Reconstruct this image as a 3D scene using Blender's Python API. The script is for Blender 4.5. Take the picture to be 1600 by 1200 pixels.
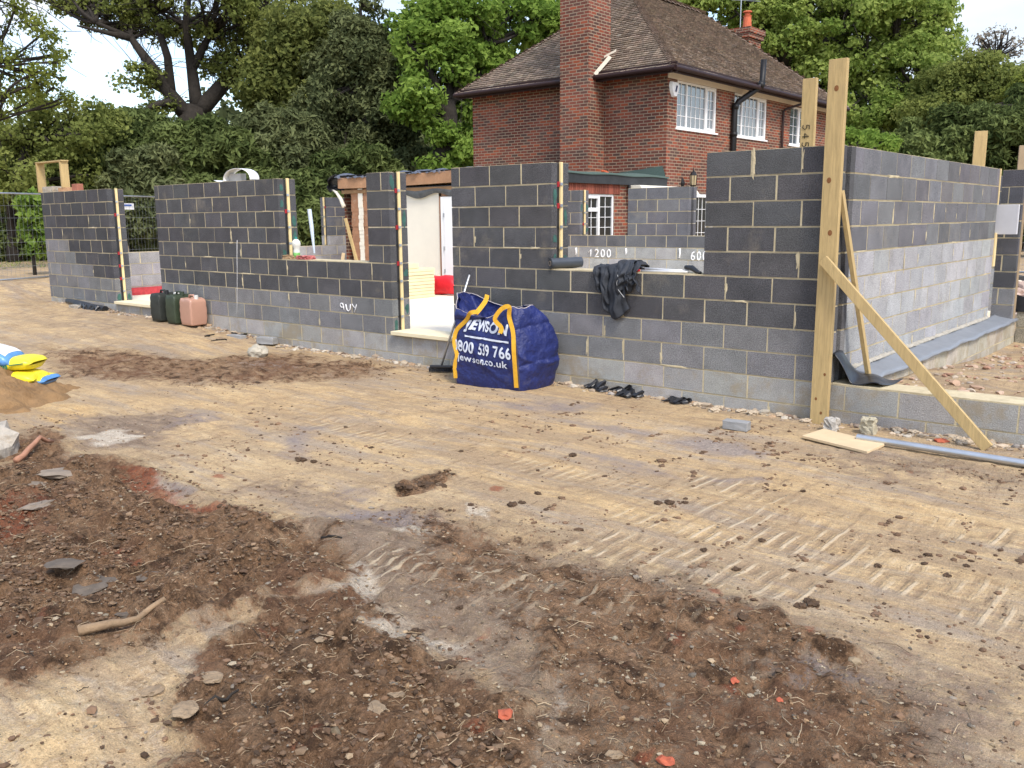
import bpy, bmesh, math, random
import numpy as np
from mathutils import Vector, Matrix
R = math.radians
random.seed(7)
rng = np.random.default_rng(11)
for o in list(bpy.data.objects): bpy.data.objects.remove(o)
scene = bpy.context.scene
col = scene.collection

# ------------------------------------------------------------------ camera
CAMX = np.array([[0.76405844, -0.11117737, 0.63549531],
                 [0.64508534, 0.14527898, -0.75017259],
                 [-0.0089219, 0.98312441, 0.18272052]])      # columns: camera right, up, back in the world
EYE = 1.76
FPX = 1389.0
cam = bpy.data.cameras.new("camera")
cam.sensor_width = 36.0
cam.lens = 36.0 * FPX / 1600.0
cam.clip_start = 0.05
cam.clip_end = 2000
camo = bpy.data.objects.new("camera", cam)
m3 = Matrix(CAMX.tolist())
camo.matrix_world = Matrix.Translation((0, 0, EYE)) @ m3.to_4x4()
col.objects.link(camo)
scene.camera = camo

# ------------------------------------------------------------------ sky and sun (bright broken overcast)
SUN_EL, SUN_AZ = R(52), R(118)      # azimuth clockwise from +Y: sun stands to the right and a little behind the viewer
w = bpy.data.worlds.new("World"); scene.world = w; w.use_nodes = True
nt = w.node_tree; nt.nodes.clear()
def N(nt, t, **k):
    n = nt.nodes.new(t)
    for a, b in k.items(): setattr(n, a, b)
    return n
L = lambda nt, a, b: nt.links.new(a, b)
wo = N(nt, 'ShaderNodeOutputWorld'); bg = N(nt, 'ShaderNodeBackground')
sky = N(nt, 'ShaderNodeTexSky', sky_type='NISHITA')
sky.sun_disc = False; sky.sun_elevation = SUN_EL; sky.sun_rotation = SUN_AZ
sky.air_density = 1.2; sky.dust_density = 2.0
tc = N(nt, 'ShaderNodeTexCoord')
mp = N(nt, 'ShaderNodeMapping'); mp.inputs['Scale'].default_value = (1, 1, 2.6)
n1 = N(nt, 'ShaderNodeTexNoise'); n1.inputs['Scale'].default_value = 2.1; n1.inputs['Detail'].default_value = 7; n1.inputs['Roughness'].default_value = .55
cr = N(nt, 'ShaderNodeValToRGB'); cr.color_ramp.elements[0].position = .46; cr.color_ramp.elements[1].position = .66
n2 = N(nt, 'ShaderNodeTexNoise'); n2.inputs['Scale'].default_value = 3.4; n2.inputs['Detail'].default_value = 6
cc = N(nt, 'ShaderNodeValToRGB')
cc.color_ramp.elements[0].position = .3; cc.color_ramp.elements[0].color = (4.9, 5.5, 6.5, 1)
cc.color_ramp.elements[1].position = .62; cc.color_ramp.elements[1].color = (8.3, 8.5, 8.8, 1)
mx = N(nt, 'ShaderNodeMixRGB'); mx.inputs['Fac'].default_value = 1
L(nt, tc.outputs['Generated'], mp.inputs['Vector']); L(nt, mp.outputs[0], n1.inputs['Vector']); L(nt, mp.outputs[0], n2.inputs['Vector'])
L(nt, n1.outputs['Fac'], cr.inputs[0]); L(nt, n2.outputs['Fac'], cc.inputs[0])
L(nt, cr.outputs[0], mx.inputs['Fac'])
sb = N(nt, 'ShaderNodeMixRGB', blend_type='MULTIPLY'); sb.inputs['Fac'].default_value = 1; sb.inputs['Color2'].default_value = (2.2, 2.2, 2.3, 1)
L(nt, sky.outputs[0], sb.inputs['Color1'])
L(nt, sb.outputs[0], mx.inputs['Color1']); L(nt, cc.outputs[0], mx.inputs['Color2'])
L(nt, mx.outputs[0], bg.inputs['Color']); bg.inputs['Strength'].default_value = 0.115
L(nt, bg.outputs[0], wo.inputs['Surface'])
sl = bpy.data.lights.new("sun", 'SUN'); sl.energy = 2.4; sl.angle = R(11); sl.color = (1, .95, .87)
so = bpy.data.objects.new("sun", sl); col.objects.link(so)
sd = Vector((math.sin(SUN_AZ) * math.cos(SUN_EL), math.cos(SUN_AZ) * math.cos(SUN_EL), math.sin(SUN_EL)))
so.rotation_euler = (-sd).to_track_quat('-Z', 'Y').to_euler(); so.location = (10, -5, 20)
scene.view_settings.view_transform = 'Standard'; scene.view_settings.look = 'None'
scene.view_settings.exposure = 0.32; scene.view_settings.gamma = 1.0

# ------------------------------------------------------------------ survey helpers: a bearing measured on the photo -> a point of the site
def ray(px, py): return CAMX @ np.array([px - 800.0, 600.0 - py, -FPX])
def G(px, py, z=0.0):
    v = ray(px, py); t = (z - EYE) / v[2]; return (v[0] * t, v[1] * t, z)
def AT(px, py, d):
    v = ray(px, py) / FPX; return np.array([v[0] * d, v[1] * d, EYE + v[2] * d])
def PY(px, py, Y):
    v = ray(px, py); t = Y / v[1]; return (v[0] * t, Y, EYE + v[2] * t)

# ------------------------------------------------------------------ naming
def tag(o, label=None, cat=None, group=None, kind=None):
    if label: o['label'] = label
    if cat: o['category'] = cat
    if group: o['group'] = group
    if kind: o['kind'] = kind
    return o
def empty(name, loc=(0, 0, 0), label=None, cat=None, group=None):
    o = bpy.data.objects.new(name, None); o.location = loc; o.empty_display_size = .1
    col.objects.link(o); return tag(o, label, cat, group)
class MB:
    def __init__(s): s.v = []; s.f = []; s.c = []; s.uv = []
    def quad(s, a, b, c, d, cl=None, uv=None):
        n = len(s.v); s.v += [tuple(a), tuple(b), tuple(c), tuple(d)]; s.f.append((n, n + 1, n + 2, n + 3)); s.c.append(cl); s.uv.append(uv)
    def tri(s, a, b, c, cl=None):
        n = len(s.v); s.v += [tuple(a), tuple(b), tuple(c)]; s.f.append((n, n + 1, n + 2)); s.c.append(cl); s.uv.append(None)
    def hexa(s, P, cl=None):     # 8 corners: bottom 0-3 ccw, top 4-7
        n = len(s.v); s.v += [tuple(p) for p in P]
        for q in ((0, 3, 2, 1), (4, 5, 6, 7), (0, 1, 5, 4), (1, 2, 6, 5), (2, 3, 7, 6), (3, 0, 4, 7)):
            s.f.append(tuple(n + i for i in q)); s.c.append(cl); s.uv.append(None)
    def box(s, x0, x1, y0, y1, z0, z1, cl=None, M=None):
        P = [(x0, y0, z0), (x1, y0, z0), (x1, y1, z0), (x0, y1, z0), (x0, y0, z1), (x1, y0, z1), (x1, y1, z1), (x0, y1, z1)]
        if M is not None: P = [M @ Vector(p) for p in P]
        s.hexa(P, cl)
    def bar(s, a, b, wd, th, up=(0, 0, 1), cl=None):   # rectangular bar from a to b
        a = Vector(a); b = Vector(b); d = (b - a).normalized(); u = Vector(up); sde = d.cross(u)
        if sde.length < 1e-4: sde = d.cross(Vector((1, 0, 0)))
        sde.normalize(); u = sde.cross(d).normalized()
        P = []
        for p in (a, b):
            for i, j in ((-1, -1), (1, -1), (1, 1), (-1, 1)): P.append(p + sde * (i * wd / 2) + u * (j * th / 2))
        s.hexa([P[0], P[1], P[2], P[3], P[4], P[5], P[6], P[7]], cl)
    def tube(s, pts, rad, n=8, cl=None, caps=True):
        pts = [Vector(p) for p in pts]
        if not hasattr(rad, '__len__'): rad = [rad] * len(pts)
        base = len(s.v); prev = None
        for i, p in enumerate(pts):
            d = (pts[min(i + 1, len(pts) - 1)] - pts[max(i - 1, 0)])
            if d.length < 1e-9: d = Vector((0, 0, 1))
            d.normalize()
            if prev is None:
                a = Vector((0, 0, 1)) if abs(d.z) < .9 else Vector((1, 0, 0)); prev = d.cross(a).normalized()
            sx = (prev - d * prev.dot(d)).normalized(); prev = sx; sy = d.cross(sx)
            for k in range(n):
                t = 2 * math.pi * k / n; q = p + (sx * math.cos(t) + sy * math.sin(t)) * rad[i]; s.v.append(tuple(q))
        for i in range(len(pts) - 1):
            for k in range(n):
                a = base + i * n + k; b = base + i * n + (k + 1) % n
                s.f.append((a, b, b + n, a + n)); s.c.append(cl); s.uv.append(None)
        if caps:
            s.f.append(tuple(base + k for k in reversed(range(n)))); s.c.append(cl); s.uv.append(None)
            e = base + (len(pts) - 1) * n
            s.f.append(tuple(e + k for k in range(n))); s.c.append(cl); s.uv.append(None)
    def grid(s, fn, nu, nv, cl=None, thick=None):
        base = len(s.v)
        for i in range(nu + 1):
            for j in range(nv + 1): s.v.append(tuple(fn(i / nu, j / nv)))
        for i in range(nu):
            for j in range(nv):
                a = base + i * (nv + 1) + j
                s.f.append((a, a + nv + 1, a + nv + 2, a + 1)); s.c.append(cl); s.uv.append(None)
    def build(s, name, m, parent=None, smooth=False, bevel=0, solid=0, **tg):
        me = bpy.data.meshes.new(name); me.from_pydata(s.v, [], s.f)
        if any(c is not None for c in s.c):
            at = me.attributes.new('col', 'FLOAT_COLOR', 'FACE')
            at.data.foreach_set('color', np.array([(*(c if c is not None else (.5, .5, .5)), 1.0) for c in s.c], dtype=np.float32).ravel())
        if any(u is not None for u in s.uv):
            ul = me.uv_layers.new(name='UVMap'); dat = []
            for f, u in zip(s.f, s.uv):
                for k in range(len(f)): dat += (list(u[k]) if u is not None else [0, 0])
            ul.data.foreach_set('uv', np.array(dat, dtype=np.float32))
        me.materials.append(m); me.update()
        if smooth: me.polygons.foreach_set('use_smooth', [True] * len(me.polygons))
        o = bpy.data.objects.new(name, me); col.objects.link(o)
        if parent is not None:
            o.parent = parent
            o.matrix_parent_inverse = Matrix.Translation(-Vector(parent.location)) if parent.type == 'EMPTY' and parent.rotation_euler[2] == 0 else Matrix.Identity(4)
        if bevel: 
            b = o.modifiers.new('bevel', 'BEVEL'); b.width = bevel; b.segments = 2; b.limit_method = 'ANGLE'
        if solid:
            b = o.modifiers.new('solid', 'SOLIDIFY'); b.thickness = solid; b.offset = 0
        tag(o, tg.get('label'), tg.get('cat'), tg.get('group'), tg.get('kind'))
        return o

# ------------------------------------------------------------------ materials
def mat(name, c=(.5, .5, .5), rough=.8, metal=0, attr=False, var=.15, vs=6., bump=.0, bs=60., spec=.3, coarse=None, trans=0, alpha=1, stains=None, detail=6, stretch=None):
    m = bpy.data.materials.new(name); m.use_nodes = True; nt = m.node_tree
    b = nt.nodes['Principled BSDF']; b.inputs['Roughness'].default_value = rough; b.inputs['Metallic'].default_value = metal
    b.inputs['Specular IOR Level'].default_value = spec
    tc = N(nt, 'ShaderNodeTexCoord')
    if stretch:
        mpn = N(nt, 'ShaderNodeMapping'); mpn.inputs['Scale'].default_value = stretch; L(nt, tc.outputs['Object'], mpn.inputs['Vector'])
        class _T: outputs = {'Object': mpn.outputs[0]}
        tc = _T
    if attr:
        a = N(nt, 'ShaderNodeAttribute', attribute_name='col'); src = a.outputs['Color']
    else:
        a = N(nt, 'ShaderNodeRGB'); a.outputs[0].default_value = (*c, 1); src = a.outputs[0]
    nz = N(nt, 'ShaderNodeTexNoise'); nz.inputs['Scale'].default_value = vs; nz.inputs['Detail'].default_value = detail; nz.inputs['Roughness'].default_value = .65
    L(nt, tc.outputs['Object'], nz.inputs['Vector'])
    mr = N(nt, 'ShaderNodeMapRange'); mr.inputs[1].default_value = .25; mr.inputs[2].default_value = .75; mr.inputs[3].default_value = 1 - var; mr.inputs[4].default_value = 1 + var
    L(nt, nz.outputs['Fac'], mr.inputs[0])
    mu = N(nt, 'ShaderNodeVectorMath', operation='MULTIPLY'); L(nt, src, mu.inputs[0]); L(nt, mr.outputs[0], mu.inputs[1])
    out = mu.outputs[0]
    if coarse:   # speckles: (scale, amount)
        n3 = N(nt, 'ShaderNodeTexNoise'); n3.inputs['Scale'].default_value = coarse[0]; n3.inputs['Detail'].default_value = 3
        L(nt, tc.outputs['Object'], n3.inputs['Vector'])
        m3 = N(nt, 'ShaderNodeMapRange'); m3.inputs[1].default_value = .3; m3.inputs[2].default_value = .7; m3.inputs[3].default_value = 1 - coarse[1]; m3.inputs[4].default_value = 1 + coarse[1]
        L(nt, n3.outputs['Fac'], m3.inputs[0])
        m4 = N(nt, 'ShaderNodeVectorMath', operation='MULTIPLY'); L(nt, out, m4.inputs[0]); L(nt, m3.outputs[0], m4.inputs[1]); out = m4.outputs[0]
    if stains:   # (colour, scale, threshold, amount)
        n5 = N(nt, 'ShaderNodeTexNoise'); n5.inputs['Scale'].default_value = stains[1]; n5.inputs['Detail'].default_value = 8; n5.inputs['Roughness'].default_value = .7
        L(nt, tc.outputs['Object'], n5.inputs['Vector'])
        m5 = N(nt, 'ShaderNodeMapRange'); m5.inputs[1].default_value = stains[2]; m5.inputs[2].default_value = stains[2] + .12; m5.inputs[3].default_value = 0; m5.inputs[4].default_value = stains[3]
        L(nt, n5.outputs['Fac'], m5.inputs[0])
        m6 = N(nt, 'ShaderNodeMixRGB'); L(nt, m5.outputs[0], m6.inputs[0]); L(nt, out, m6.inputs[1]); m6.inputs[2].default_value = (*stains[0], 1); out = m6.outputs[0]
    L(nt, out, b.inputs['Base Color'])
    if bump:
        n4 = N(nt, 'ShaderNodeTexNoise'); n4.inputs['Scale'].default_value = bs; n4.inputs['Detail'].default_value = 5
        L(nt, tc.outputs['Object'], n4.inputs['Vector'])
        bp = N(nt, 'ShaderNodeBump'); bp.inputs['Strength'].default_value = 1; bp.inputs['Distance'].default_value = bump
        L(nt, n4.outputs['Fac'], bp.inputs['Height']); L(nt, bp.outputs[0], b.inputs['Normal'])
    if trans: b.inputs['Transmission Weight'].default_value = trans
    return m

M_block = mat('block', attr=True, rough=.95, var=.24, vs=4., bump=.008, bs=110, coarse=(110, .5), spec=.15, stains=((.30, .26, .19), 1.9, .58, .32))
M_found = mat('foundation_block', attr=True, rough=.95, var=.2, vs=5., bump=.006, bs=90, coarse=(120, .3), spec=.15, stains=((.30, .24, .15), 3.0, .50, .6))
M_mortar = mat('mortar', (.54, .46, .30), rough=.95, var=.25, vs=9, bump=.006, bs=110, spec=.1)
M_batten = mat('insulation_batten', (.74, .58, .30), rough=.8, var=.08, vs=3)
M_dpc = mat('black_plastic', (.016, .017, .02), rough=.35, var=.3, vs=4, bump=.01, bs=9, spec=.5)
M_dark = mat('dark_void', (.012, .011, .011), rough=.9)
M_green = mat('green_paint', (.045, .115, .095), rough=.7, var=.4, vs=14)
M_redp = mat('red_plastic', (.33, .02, .025), rough=.6, var=.2)
M_white = mat('white_plastic', (.80, .80, .79), rough=.4, var=.03, spec=.4)
M_spray = mat('white_spray_paint', (.82, .82, .82), rough=.8, var=.05)
M_timber = mat('treated_timber', (.46, .335, .155), rough=.8, var=.26, vs=6, bump=.004, bs=22, stains=((.27, .19, .10), 3, .55, .55), stretch=(9, 9, .7), detail=9)
M_ply = mat('plywood', (.60, .46, .28), rough=.8, var=.12, vs=5, stains=((.35, .25, .13), 4, .6, .4))
M_floor = mat('floor_board', (.84, .76, .60), rough=.6, var=.07, vs=1.5, stains=((.62, .52, .36), 2, .58, .35))
M_steel = mat('galvanised_steel', (.52, .54, .56), rough=.42, metal=.85, var=.12, vs=8)
M_plaster = mat('cream_plaster', (.74, .69, .58), rough=.85, var=.05, vs=2, stains=((.42, .33, .24), 2.5, .66, .45))
M_rustwood = mat('old_joinery', (.33, .17, .095), rough=.85, var=.28, vs=4, bump=.004, bs=25, stains=((.58, .50, .38), 5, .58, .5))
M_greenfelt = mat('green_mineral_felt', (.075, .11, .095), rough=.9, var=.2, vs=30, bump=.003, bs=120)
M_membrane = mat('grey_membrane', (.20, .215, .235), rough=.45, var=.14, vs=3, bump=.008, bs=5, spec=.4)
M_tile = mat('clay_tile', attr=True, rough=.9, var=.3, vs=14, bump=.004, bs=60, coarse=(55, .35), spec=.1)
M_concrete = mat('broken_concrete', (.38, .34, .28), rough=.95, var=.3, vs=9, bump=.02, bs=22, stains=((.30, .21, .12), 6, .55, .6))
M_stone = mat('rubble', attr=True, rough=.95, var=.25, vs=20, bump=.006, bs=40)
M_soil = mat('clod', (.085, .052, .030), rough=.95, var=.35, vs=18, bump=.02, bs=50)
M_sand = mat('building_sand', (.25, .15, .068), rough=.97, var=.22, vs=7, bump=.012, bs=40, stains=((.17, .095, .04), 3, .5, .7))
M_fabric_dark = mat('dark_cloth', (.030, .034, .042), rough=.7, var=.3, vs=9, bump=.006, bs=35)
M_blackpaint = mat('black_gloss_pipe', (.010, .010, .011), rough=.5, spec=.35)
M_brown = mat('brown_gutter', (.026, .011, .010), rough=.55, var=.25, vs=8)
M_terracotta = mat('terracotta', (.52, .13, .06), rough=.75, var=.15, vs=10)
M_redsack = mat('red_sack', (.62, .018, .03), rough=.5, var=.2, vs=7, bump=.01, bs=14)
M_sackY = mat('yellow_sack', (.80, .66, .03), rough=.35, var=.1, vs=8, bump=.008, bs=18, spec=.5)
M_sackB = mat('blue_sack', (.10, .27, .56), rough=.35, var=.22, vs=12, bump=.008, bs=18, spec=.5)
M_bark = mat('bark', (.030, .025, .020), rough=.95, var=.4, vs=5, bump=.03, bs=12)
M_ivy = mat('bark_mossy', (.075, .075, .045), rough=.95, var=.4, vs=5, bump=.03, bs=12)
M_stick = mat('dead_wood', (.25, .17, .10), rough=.9, var=.35, vs=12, bump=.006, bs=50)

def brick_mat():
    m = bpy.data.materials.new('house_brick'); m.use_nodes = True; nt = m.node_tree; b = nt.nodes['Principled BSDF']
    b.inputs['Roughness'].default_value = .9; b.inputs['Specular IOR Level'].default_value = .15
    uv = N(nt, 'ShaderNodeUVMap'); br = N(nt, 'ShaderNodeTexBrick')
    br.offset = .5; br.squash = 1
    br.inputs['Scale'].default_value = 1; br.inputs['Brick Width'].default_value = .225; br.inputs['Row Height'].default_value = .075
    br.inputs['Mortar Size'].default_value = .011; br.inputs['Mortar Smooth'].default_value = .25
    br.inputs['Color1'].default_value = (0, 0, 0, 1); br.inputs['Color2'].default_value = (1, 1, 1, 1); br.inputs['Mortar'].default_value = (.5, .5, .5, 1)
    L(nt, uv.outputs[0], br.inputs['Vector'])
    cr = N(nt, 'ShaderNodeValToRGB'); e = cr.color_ramp.elements
    e[0].position = 0; e[0].color = (.075, .046, .038, 1); e[1].position = 1; e[1].color = (.235, .062, .030, 1)
    for p, c in ((.25, (.095, .042, .032, 1)), (.5, (.135, .045, .032, 1)), (.75, (.165, .050, .033, 1))):
        q = e.new(p); q.color = c
    L(nt, br.outputs['Color'], cr.inputs[0])
    nz = N(nt, 'ShaderNodeTexNoise'); nz.inputs['Scale'].default_value = .9; nz.inputs['Detail'].default_value = 6; L(nt, uv.outputs[0], nz.inputs['Vector'])
    mr = N(nt, 'ShaderNodeMapRange'); mr.inputs[1].default_value = .3; mr.inputs[2].default_value = .7; mr.inputs[3].default_value = .85; mr.inputs[4].default_value = 1.6
    L(nt, nz.outputs['Fac'], mr.inputs[0])
    mu = N(nt, 'ShaderNodeVectorMath', operation='MULTIPLY'); L(nt, cr.outputs[0], mu.inputs[0]); L(nt, mr.outputs[0], mu.inputs[1])
    mm = N(nt, 'ShaderNodeMixRGB'); L(nt, br.outputs['Fac'], mm.inputs[0]); L(nt, mu.outputs[0], mm.inputs[1]); mm.inputs[2].default_value = (.31, .235, .165, 1)
    L(nt, mm.outputs[0], b.inputs['Base Color'])
    bp = N(nt, 'ShaderNodeBump'); bp.inputs['Strength'].default_value = 1; bp.inputs['Distance'].default_value = .006; bp.invert = True
    L(nt, br.outputs['Fac'], bp.inputs['Height']); L(nt, bp.outputs[0], b.inputs['Normal'])
    return m
M_brick = brick_mat()
def glass_mat():
    m = bpy.data.materials.new('window_glass'); m.use_nodes = True; b = m.node_tree.nodes['Principled BSDF']
    b.inputs['Base Color'].default_value = (.10, .12, .14, 1); b.inputs['Roughness'].default_value = .03; b.inputs['Specular IOR Level'].default_value = 1.0
    b.inputs['IOR'].default_value = 2.0
    return m
M_glass = glass_mat()
M_glassd = mat('dark_glass', (.015, .017, .018), rough=.05, var=0, spec=.35)
def leaf_mat(name, c0, c1, tr=.35):
    m = bpy.data.materials.new(name); m.use_nodes = True; nt = m.node_tree; nt.nodes.clear()
    out = N(nt, 'ShaderNodeOutputMaterial'); d = N(nt, 'ShaderNodeBsdfDiffuse'); t = N(nt, 'ShaderNodeBsdfTranslucent'); mx = N(nt, 'ShaderNodeMixShader')
    a = N(nt, 'ShaderNodeAttribute', attribute_name='rnd'); cr = N(nt, 'ShaderNodeValToRGB')
    cr.color_ramp.elements[0].color = (*c0, 1); cr.color_ramp.elements[1].color = (*c1, 1)
    L(nt, a.outputs['Fac'], cr.inputs[0]); L(nt, cr.outputs[0], d.inputs[0]); L(nt, cr.outputs[0], t.inputs[0])
    mx.inputs[0].default_value = tr; L(nt, d.outputs[0], mx.inputs[1]); L(nt, t.outputs[0], mx.inputs[2]); L(nt, mx.outputs[0], out.inputs[0])
    return m
# ================================================================== BLOCKWORK
DARKB = (.090, .089, .092); MIDB = (.195, .194, .196); SIDEB = (.160, .160, .168)  # SIDEB: dark block with the side wall's brighter light put into its colour
def jc(c, a=.12):
    k = 1 + random.uniform(-a, a); return tuple(max(0, x * k * (1 + random.uniform(-.02, .02))) for x in c)
def leaf(mb, mo, F, s0, s1, z0, nc, t0, t1, openings, colf, off, hz=.225, gap=.0142, jit=.0012):
    """one leaf of blockwork: F(s,t,z)->world; blocks into mb, mortar into mo"""
    for c in range(nc):
        za = z0 + c * hz; zb = za + hz; iv = [(s0, s1)]
        for (a, b, lo, hi) in openings:
            if lo < zb - .02 and hi > za + .02:
                nv = []
                for (p, q) in iv:
                    if b <= p or a >= q: nv.append((p, q)); continue
                    if p < a: nv.append((p, a))
                    if q > b: nv.append((b, q))
                iv = nv
        for (p, q) in iv:
            P = [F(p + .004, t0 + .0028, za), F(q - .004, t0 + .0028, za), F(q - .004, t1 - .006, za), F(p + .004, t1 - .006, za),
                 F(p + .004, t0 + .0028, zb - .003), F(q - .004, t0 + .0028, zb - .003), F(q - .004, t1 - .006, zb - .003), F(p + .004, t1 - .006, zb - .003)]
            mo.hexa(P)
            o = off + (.225 if c % 2 else 0) + random.uniform(-.02, .02)
            j = [p]; k = math.ceil((p - o) / .45)
            while o + k * .45 < q:
                x = o + k * .45 + random.uniform(-.012, .012)
                if x - j[-1] > .07 and q - x > .07: j.append(x)
                k += 1
            j.append(q)
            for a, b in zip(j, j[1:]):
                g = gap * random.uniform(.6, 1.6) / 2; gz = gap * random.uniform(.75, 1.25) / 2; d = random.uniform(-jit, jit)
                a2 = a + (g if a > p else 0); b2 = b - (g if b < q else 0)
                cl = jc(colf((a + b) / 2, c, za))
                e = lambda: random.uniform(-.0015, .0015)
                P = [F(a2 + e(), t0 + d, za + gz + e()), F(b2 + e(), t0 + d, za + gz + e()), F(b2, t1 - d, za + gz), F(a2, t1 - d, za + gz),
                     F(a2 + e(), t0 + d, zb - gz + e()), F(b2 + e(), t0 + d, zb - gz + e()), F(b2, t1 - d, zb - gz), F(a2, t1 - d, zb - gz)]
                mb.hexa(P, cl)
FY = lambda Y0, sg=1: (lambda s, t, z: (s, Y0 + sg * t, z))          # wall running along X
FX = lambda X0, sg=-1: (lambda s, t, z: (X0 + sg * t, s, z))         # wall running along Y
Z0 = .32
def smear(F, pts):       # squeezed-out mortar left on the face of the joints
    mb = MB()
    for (s, z, w, h) in pts:
        n = 13; c = (s, z); ring = []
        for k in range(n):
            a = 2 * math.pi * k / n; r = random.uniform(.45, 1.15)
            ring.append((s + math.copysign(abs(math.cos(a)) ** .5, math.cos(a)) * w * r / 2, z + math.copysign(abs(math.sin(a)) ** .5, math.sin(a)) * h * r / 2))
        for k in range(n):
            p, q = ring[k], ring[(k + 1) % n]
            mb.tri(F(s, -.0045, z), F(p[0], -.0015, p[1]), F(q[0], -.0015, q[1]))
    return mb
def block_wall(name, F, s0, s1, z0, nc, openings, colf, off, label, th=.3, bm_=None, inner=True, innercol=None, smears=0, both=True, group=None, cat='wall', parentloc=(0, 0, 0)):
    root = empty(name, parentloc, label, cat, group)
    mb, mo = MB(), MB()
    if th > .2:
        leaf(mb, mo, F, s0, s1, z0, nc, 0, .1, openings, colf, off)
        if inner: leaf(mb, mo, F, s0, s1, z0, nc, .2, .3, openings, innercol or colf, off + .1)
    else: leaf(mb, mo, F, s0, s1, z0, nc, 0, th, openings, colf, off)
    mb.build('blockwork', bm_ or M_block, root); mo.build('mortar', M_mortar, root)
    if smears:
        P = []
        for _ in range(smears):
            c = random.randrange(nc); s = random.uniform(s0 + .1, s1 - .1); z = z0 + c * .225
            if any(a - .08 < s < b + .08 and lo - .1 < z < hi for (a, b, lo, hi) in openings): continue
            if random.random() < .62:
                k = round((s - off - (.225 if c % 2 else 0)) / .45); s = off + (.225 if c % 2 else 0) + k * .45
                if not s0 + .1 < s < s1 - .1: continue
                P.append((s, z + random.uniform(.06, .17), random.uniform(.018, .04), random.uniform(.07, .2)))
            else: P.append((s, z, random.uniform(.12, .5), random.uniform(.014, .03)))
        smear(F, P).build('mortar_smear', M_mortar, root)
    return root
def jamb(root, F, s, z0, z1, sg=1, green=True):     # cavity closed with dpc and a pale insulation strip, seen at an opening's side
    d = MB(); P = lambda a, b, c, e, lo, hi: [F(a, c, lo), F(b, c, lo), F(b, e, lo), F(a, e, lo), F(a, c, hi), F(b, c, hi), F(b, e, hi), F(a, e, hi)]
    d.hexa(P(s - sg * .06, s - sg * .008, .101, .199, z0, z1 - .01)); d.build('damp_proof_strip', M_dpc, root)
    d = MB(); d.hexa(P(s - sg * .011, s + sg * .010, .148, .190, z0 + .01, z1 + .004)); d.build('insulation_strip', M_batten, root)
    d = MB(); e = MB()
    zz = z0 + .225
    while zz < z1 - .1:
        e.hexa(P(s + sg * .0105, s + sg * .020, .135, .175, zz - .015, zz + .015))
        if random.random() < .4: d.hexa(P(s - sg * .007, s + sg * .003, .104, .142, zz - .03, zz + .025))
        zz += .225
    e.build('wall_tie', M_steel, root)
    if d.v: d.build('red_clip', M_redp, root)
    if green:
        g = MB()
        for t0, t1 in ((.02, .095), (.205, .29)):
            zz = z0 + .1
            while zz < z1 - .1:
                if random.random() < .42:
                    h = random.uniform(.05, .13); n = 8; cz = zz; ct = (t0 + t1) / 2; rr = [random.uniform(.55, 1.1) for _ in range(n)]
                    for k in range(n):
                        a0 = 2 * math.pi * k / n; a1 = 2 * math.pi * (k + 1) / n; r0 = rr[k]; r1 = rr[(k + 1) % n]
                        g.tri(F(s + sg * .004, ct, cz), F(s + sg * .004, ct + math.cos(a0) * r0 * (t1 - t0) / 2, cz + math.sin(a0) * r0 * h),
                              F(s + sg * .004, ct + math.cos(a1) * r1 * (t1 - t0) / 2, cz + math.sin(a1) * r1 * h))
                zz += .225
        g.build('green_stain', M_green, root)

# --- front wall, three stretches
def colA(s, c, z):
    if c < 2: return MIDB
    if c < 5 and s < -18.42 + .45 * (6 - c): return MIDB
    return (.075, .074, .078)
def colB(s, c, z): return MIDB if c < 2 else DARKB
FF = FY(7.6)
wA = block_wall('block_wall', FF, -18.42, -15.72, Z0, 9, [], colA, -18.3, 'short dark grey block pier at the far left end with a timber frame standing on top', smears=8, parentloc=(-17, 7.6, 0))
jamb(wA, FF, -15.72, Z0, Z0 + 9 * .225)
wB = block_wall('block_wall', FF, -14.08, -8.41, Z0, 9, [(-10.70, -8.82, 1.22, 3)], colB, -13.95, 'long dark block wall with a window gap, ending in a narrow pier left of the doorway', smears=34, parentloc=(-11, 7.6, 0))
jamb(wB, FF, -10.70, 1.22, Z0 + 9 * .225); jamb(wB, FF, -8.41, Z0, Z0 + 9 * .225)
wC = block_wall('block_wall', FF, -7.33, -2.81, Z0, 9, [(-5.87, -4.06, 1.22, 3)], colB, -7.2, 'dark block wall behind the blue bag with a window gap and a jacket over its sill', smears=34, parentloc=(-5, 7.6, 0))
jamb(wC, FF, -5.87, 1.22, Z0 + 9 * .225)
# level bed of mortar on the sills
for r, a, b in ((wB, -10.70, -8.82), (wC, -5.87, -4.06)):
    m = MB(); n = 24
    for k in range(n):
        x0 = a + (b - a) * k / n; x1 = a + (b - a) * (k + 1) / n
        m.box(x0, x1, 7.603, 7.897, 1.2175, 1.226 + random.uniform(0, .004))
    m.build('sill_bed', M_membrane if False else M_mortar, r)
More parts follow.
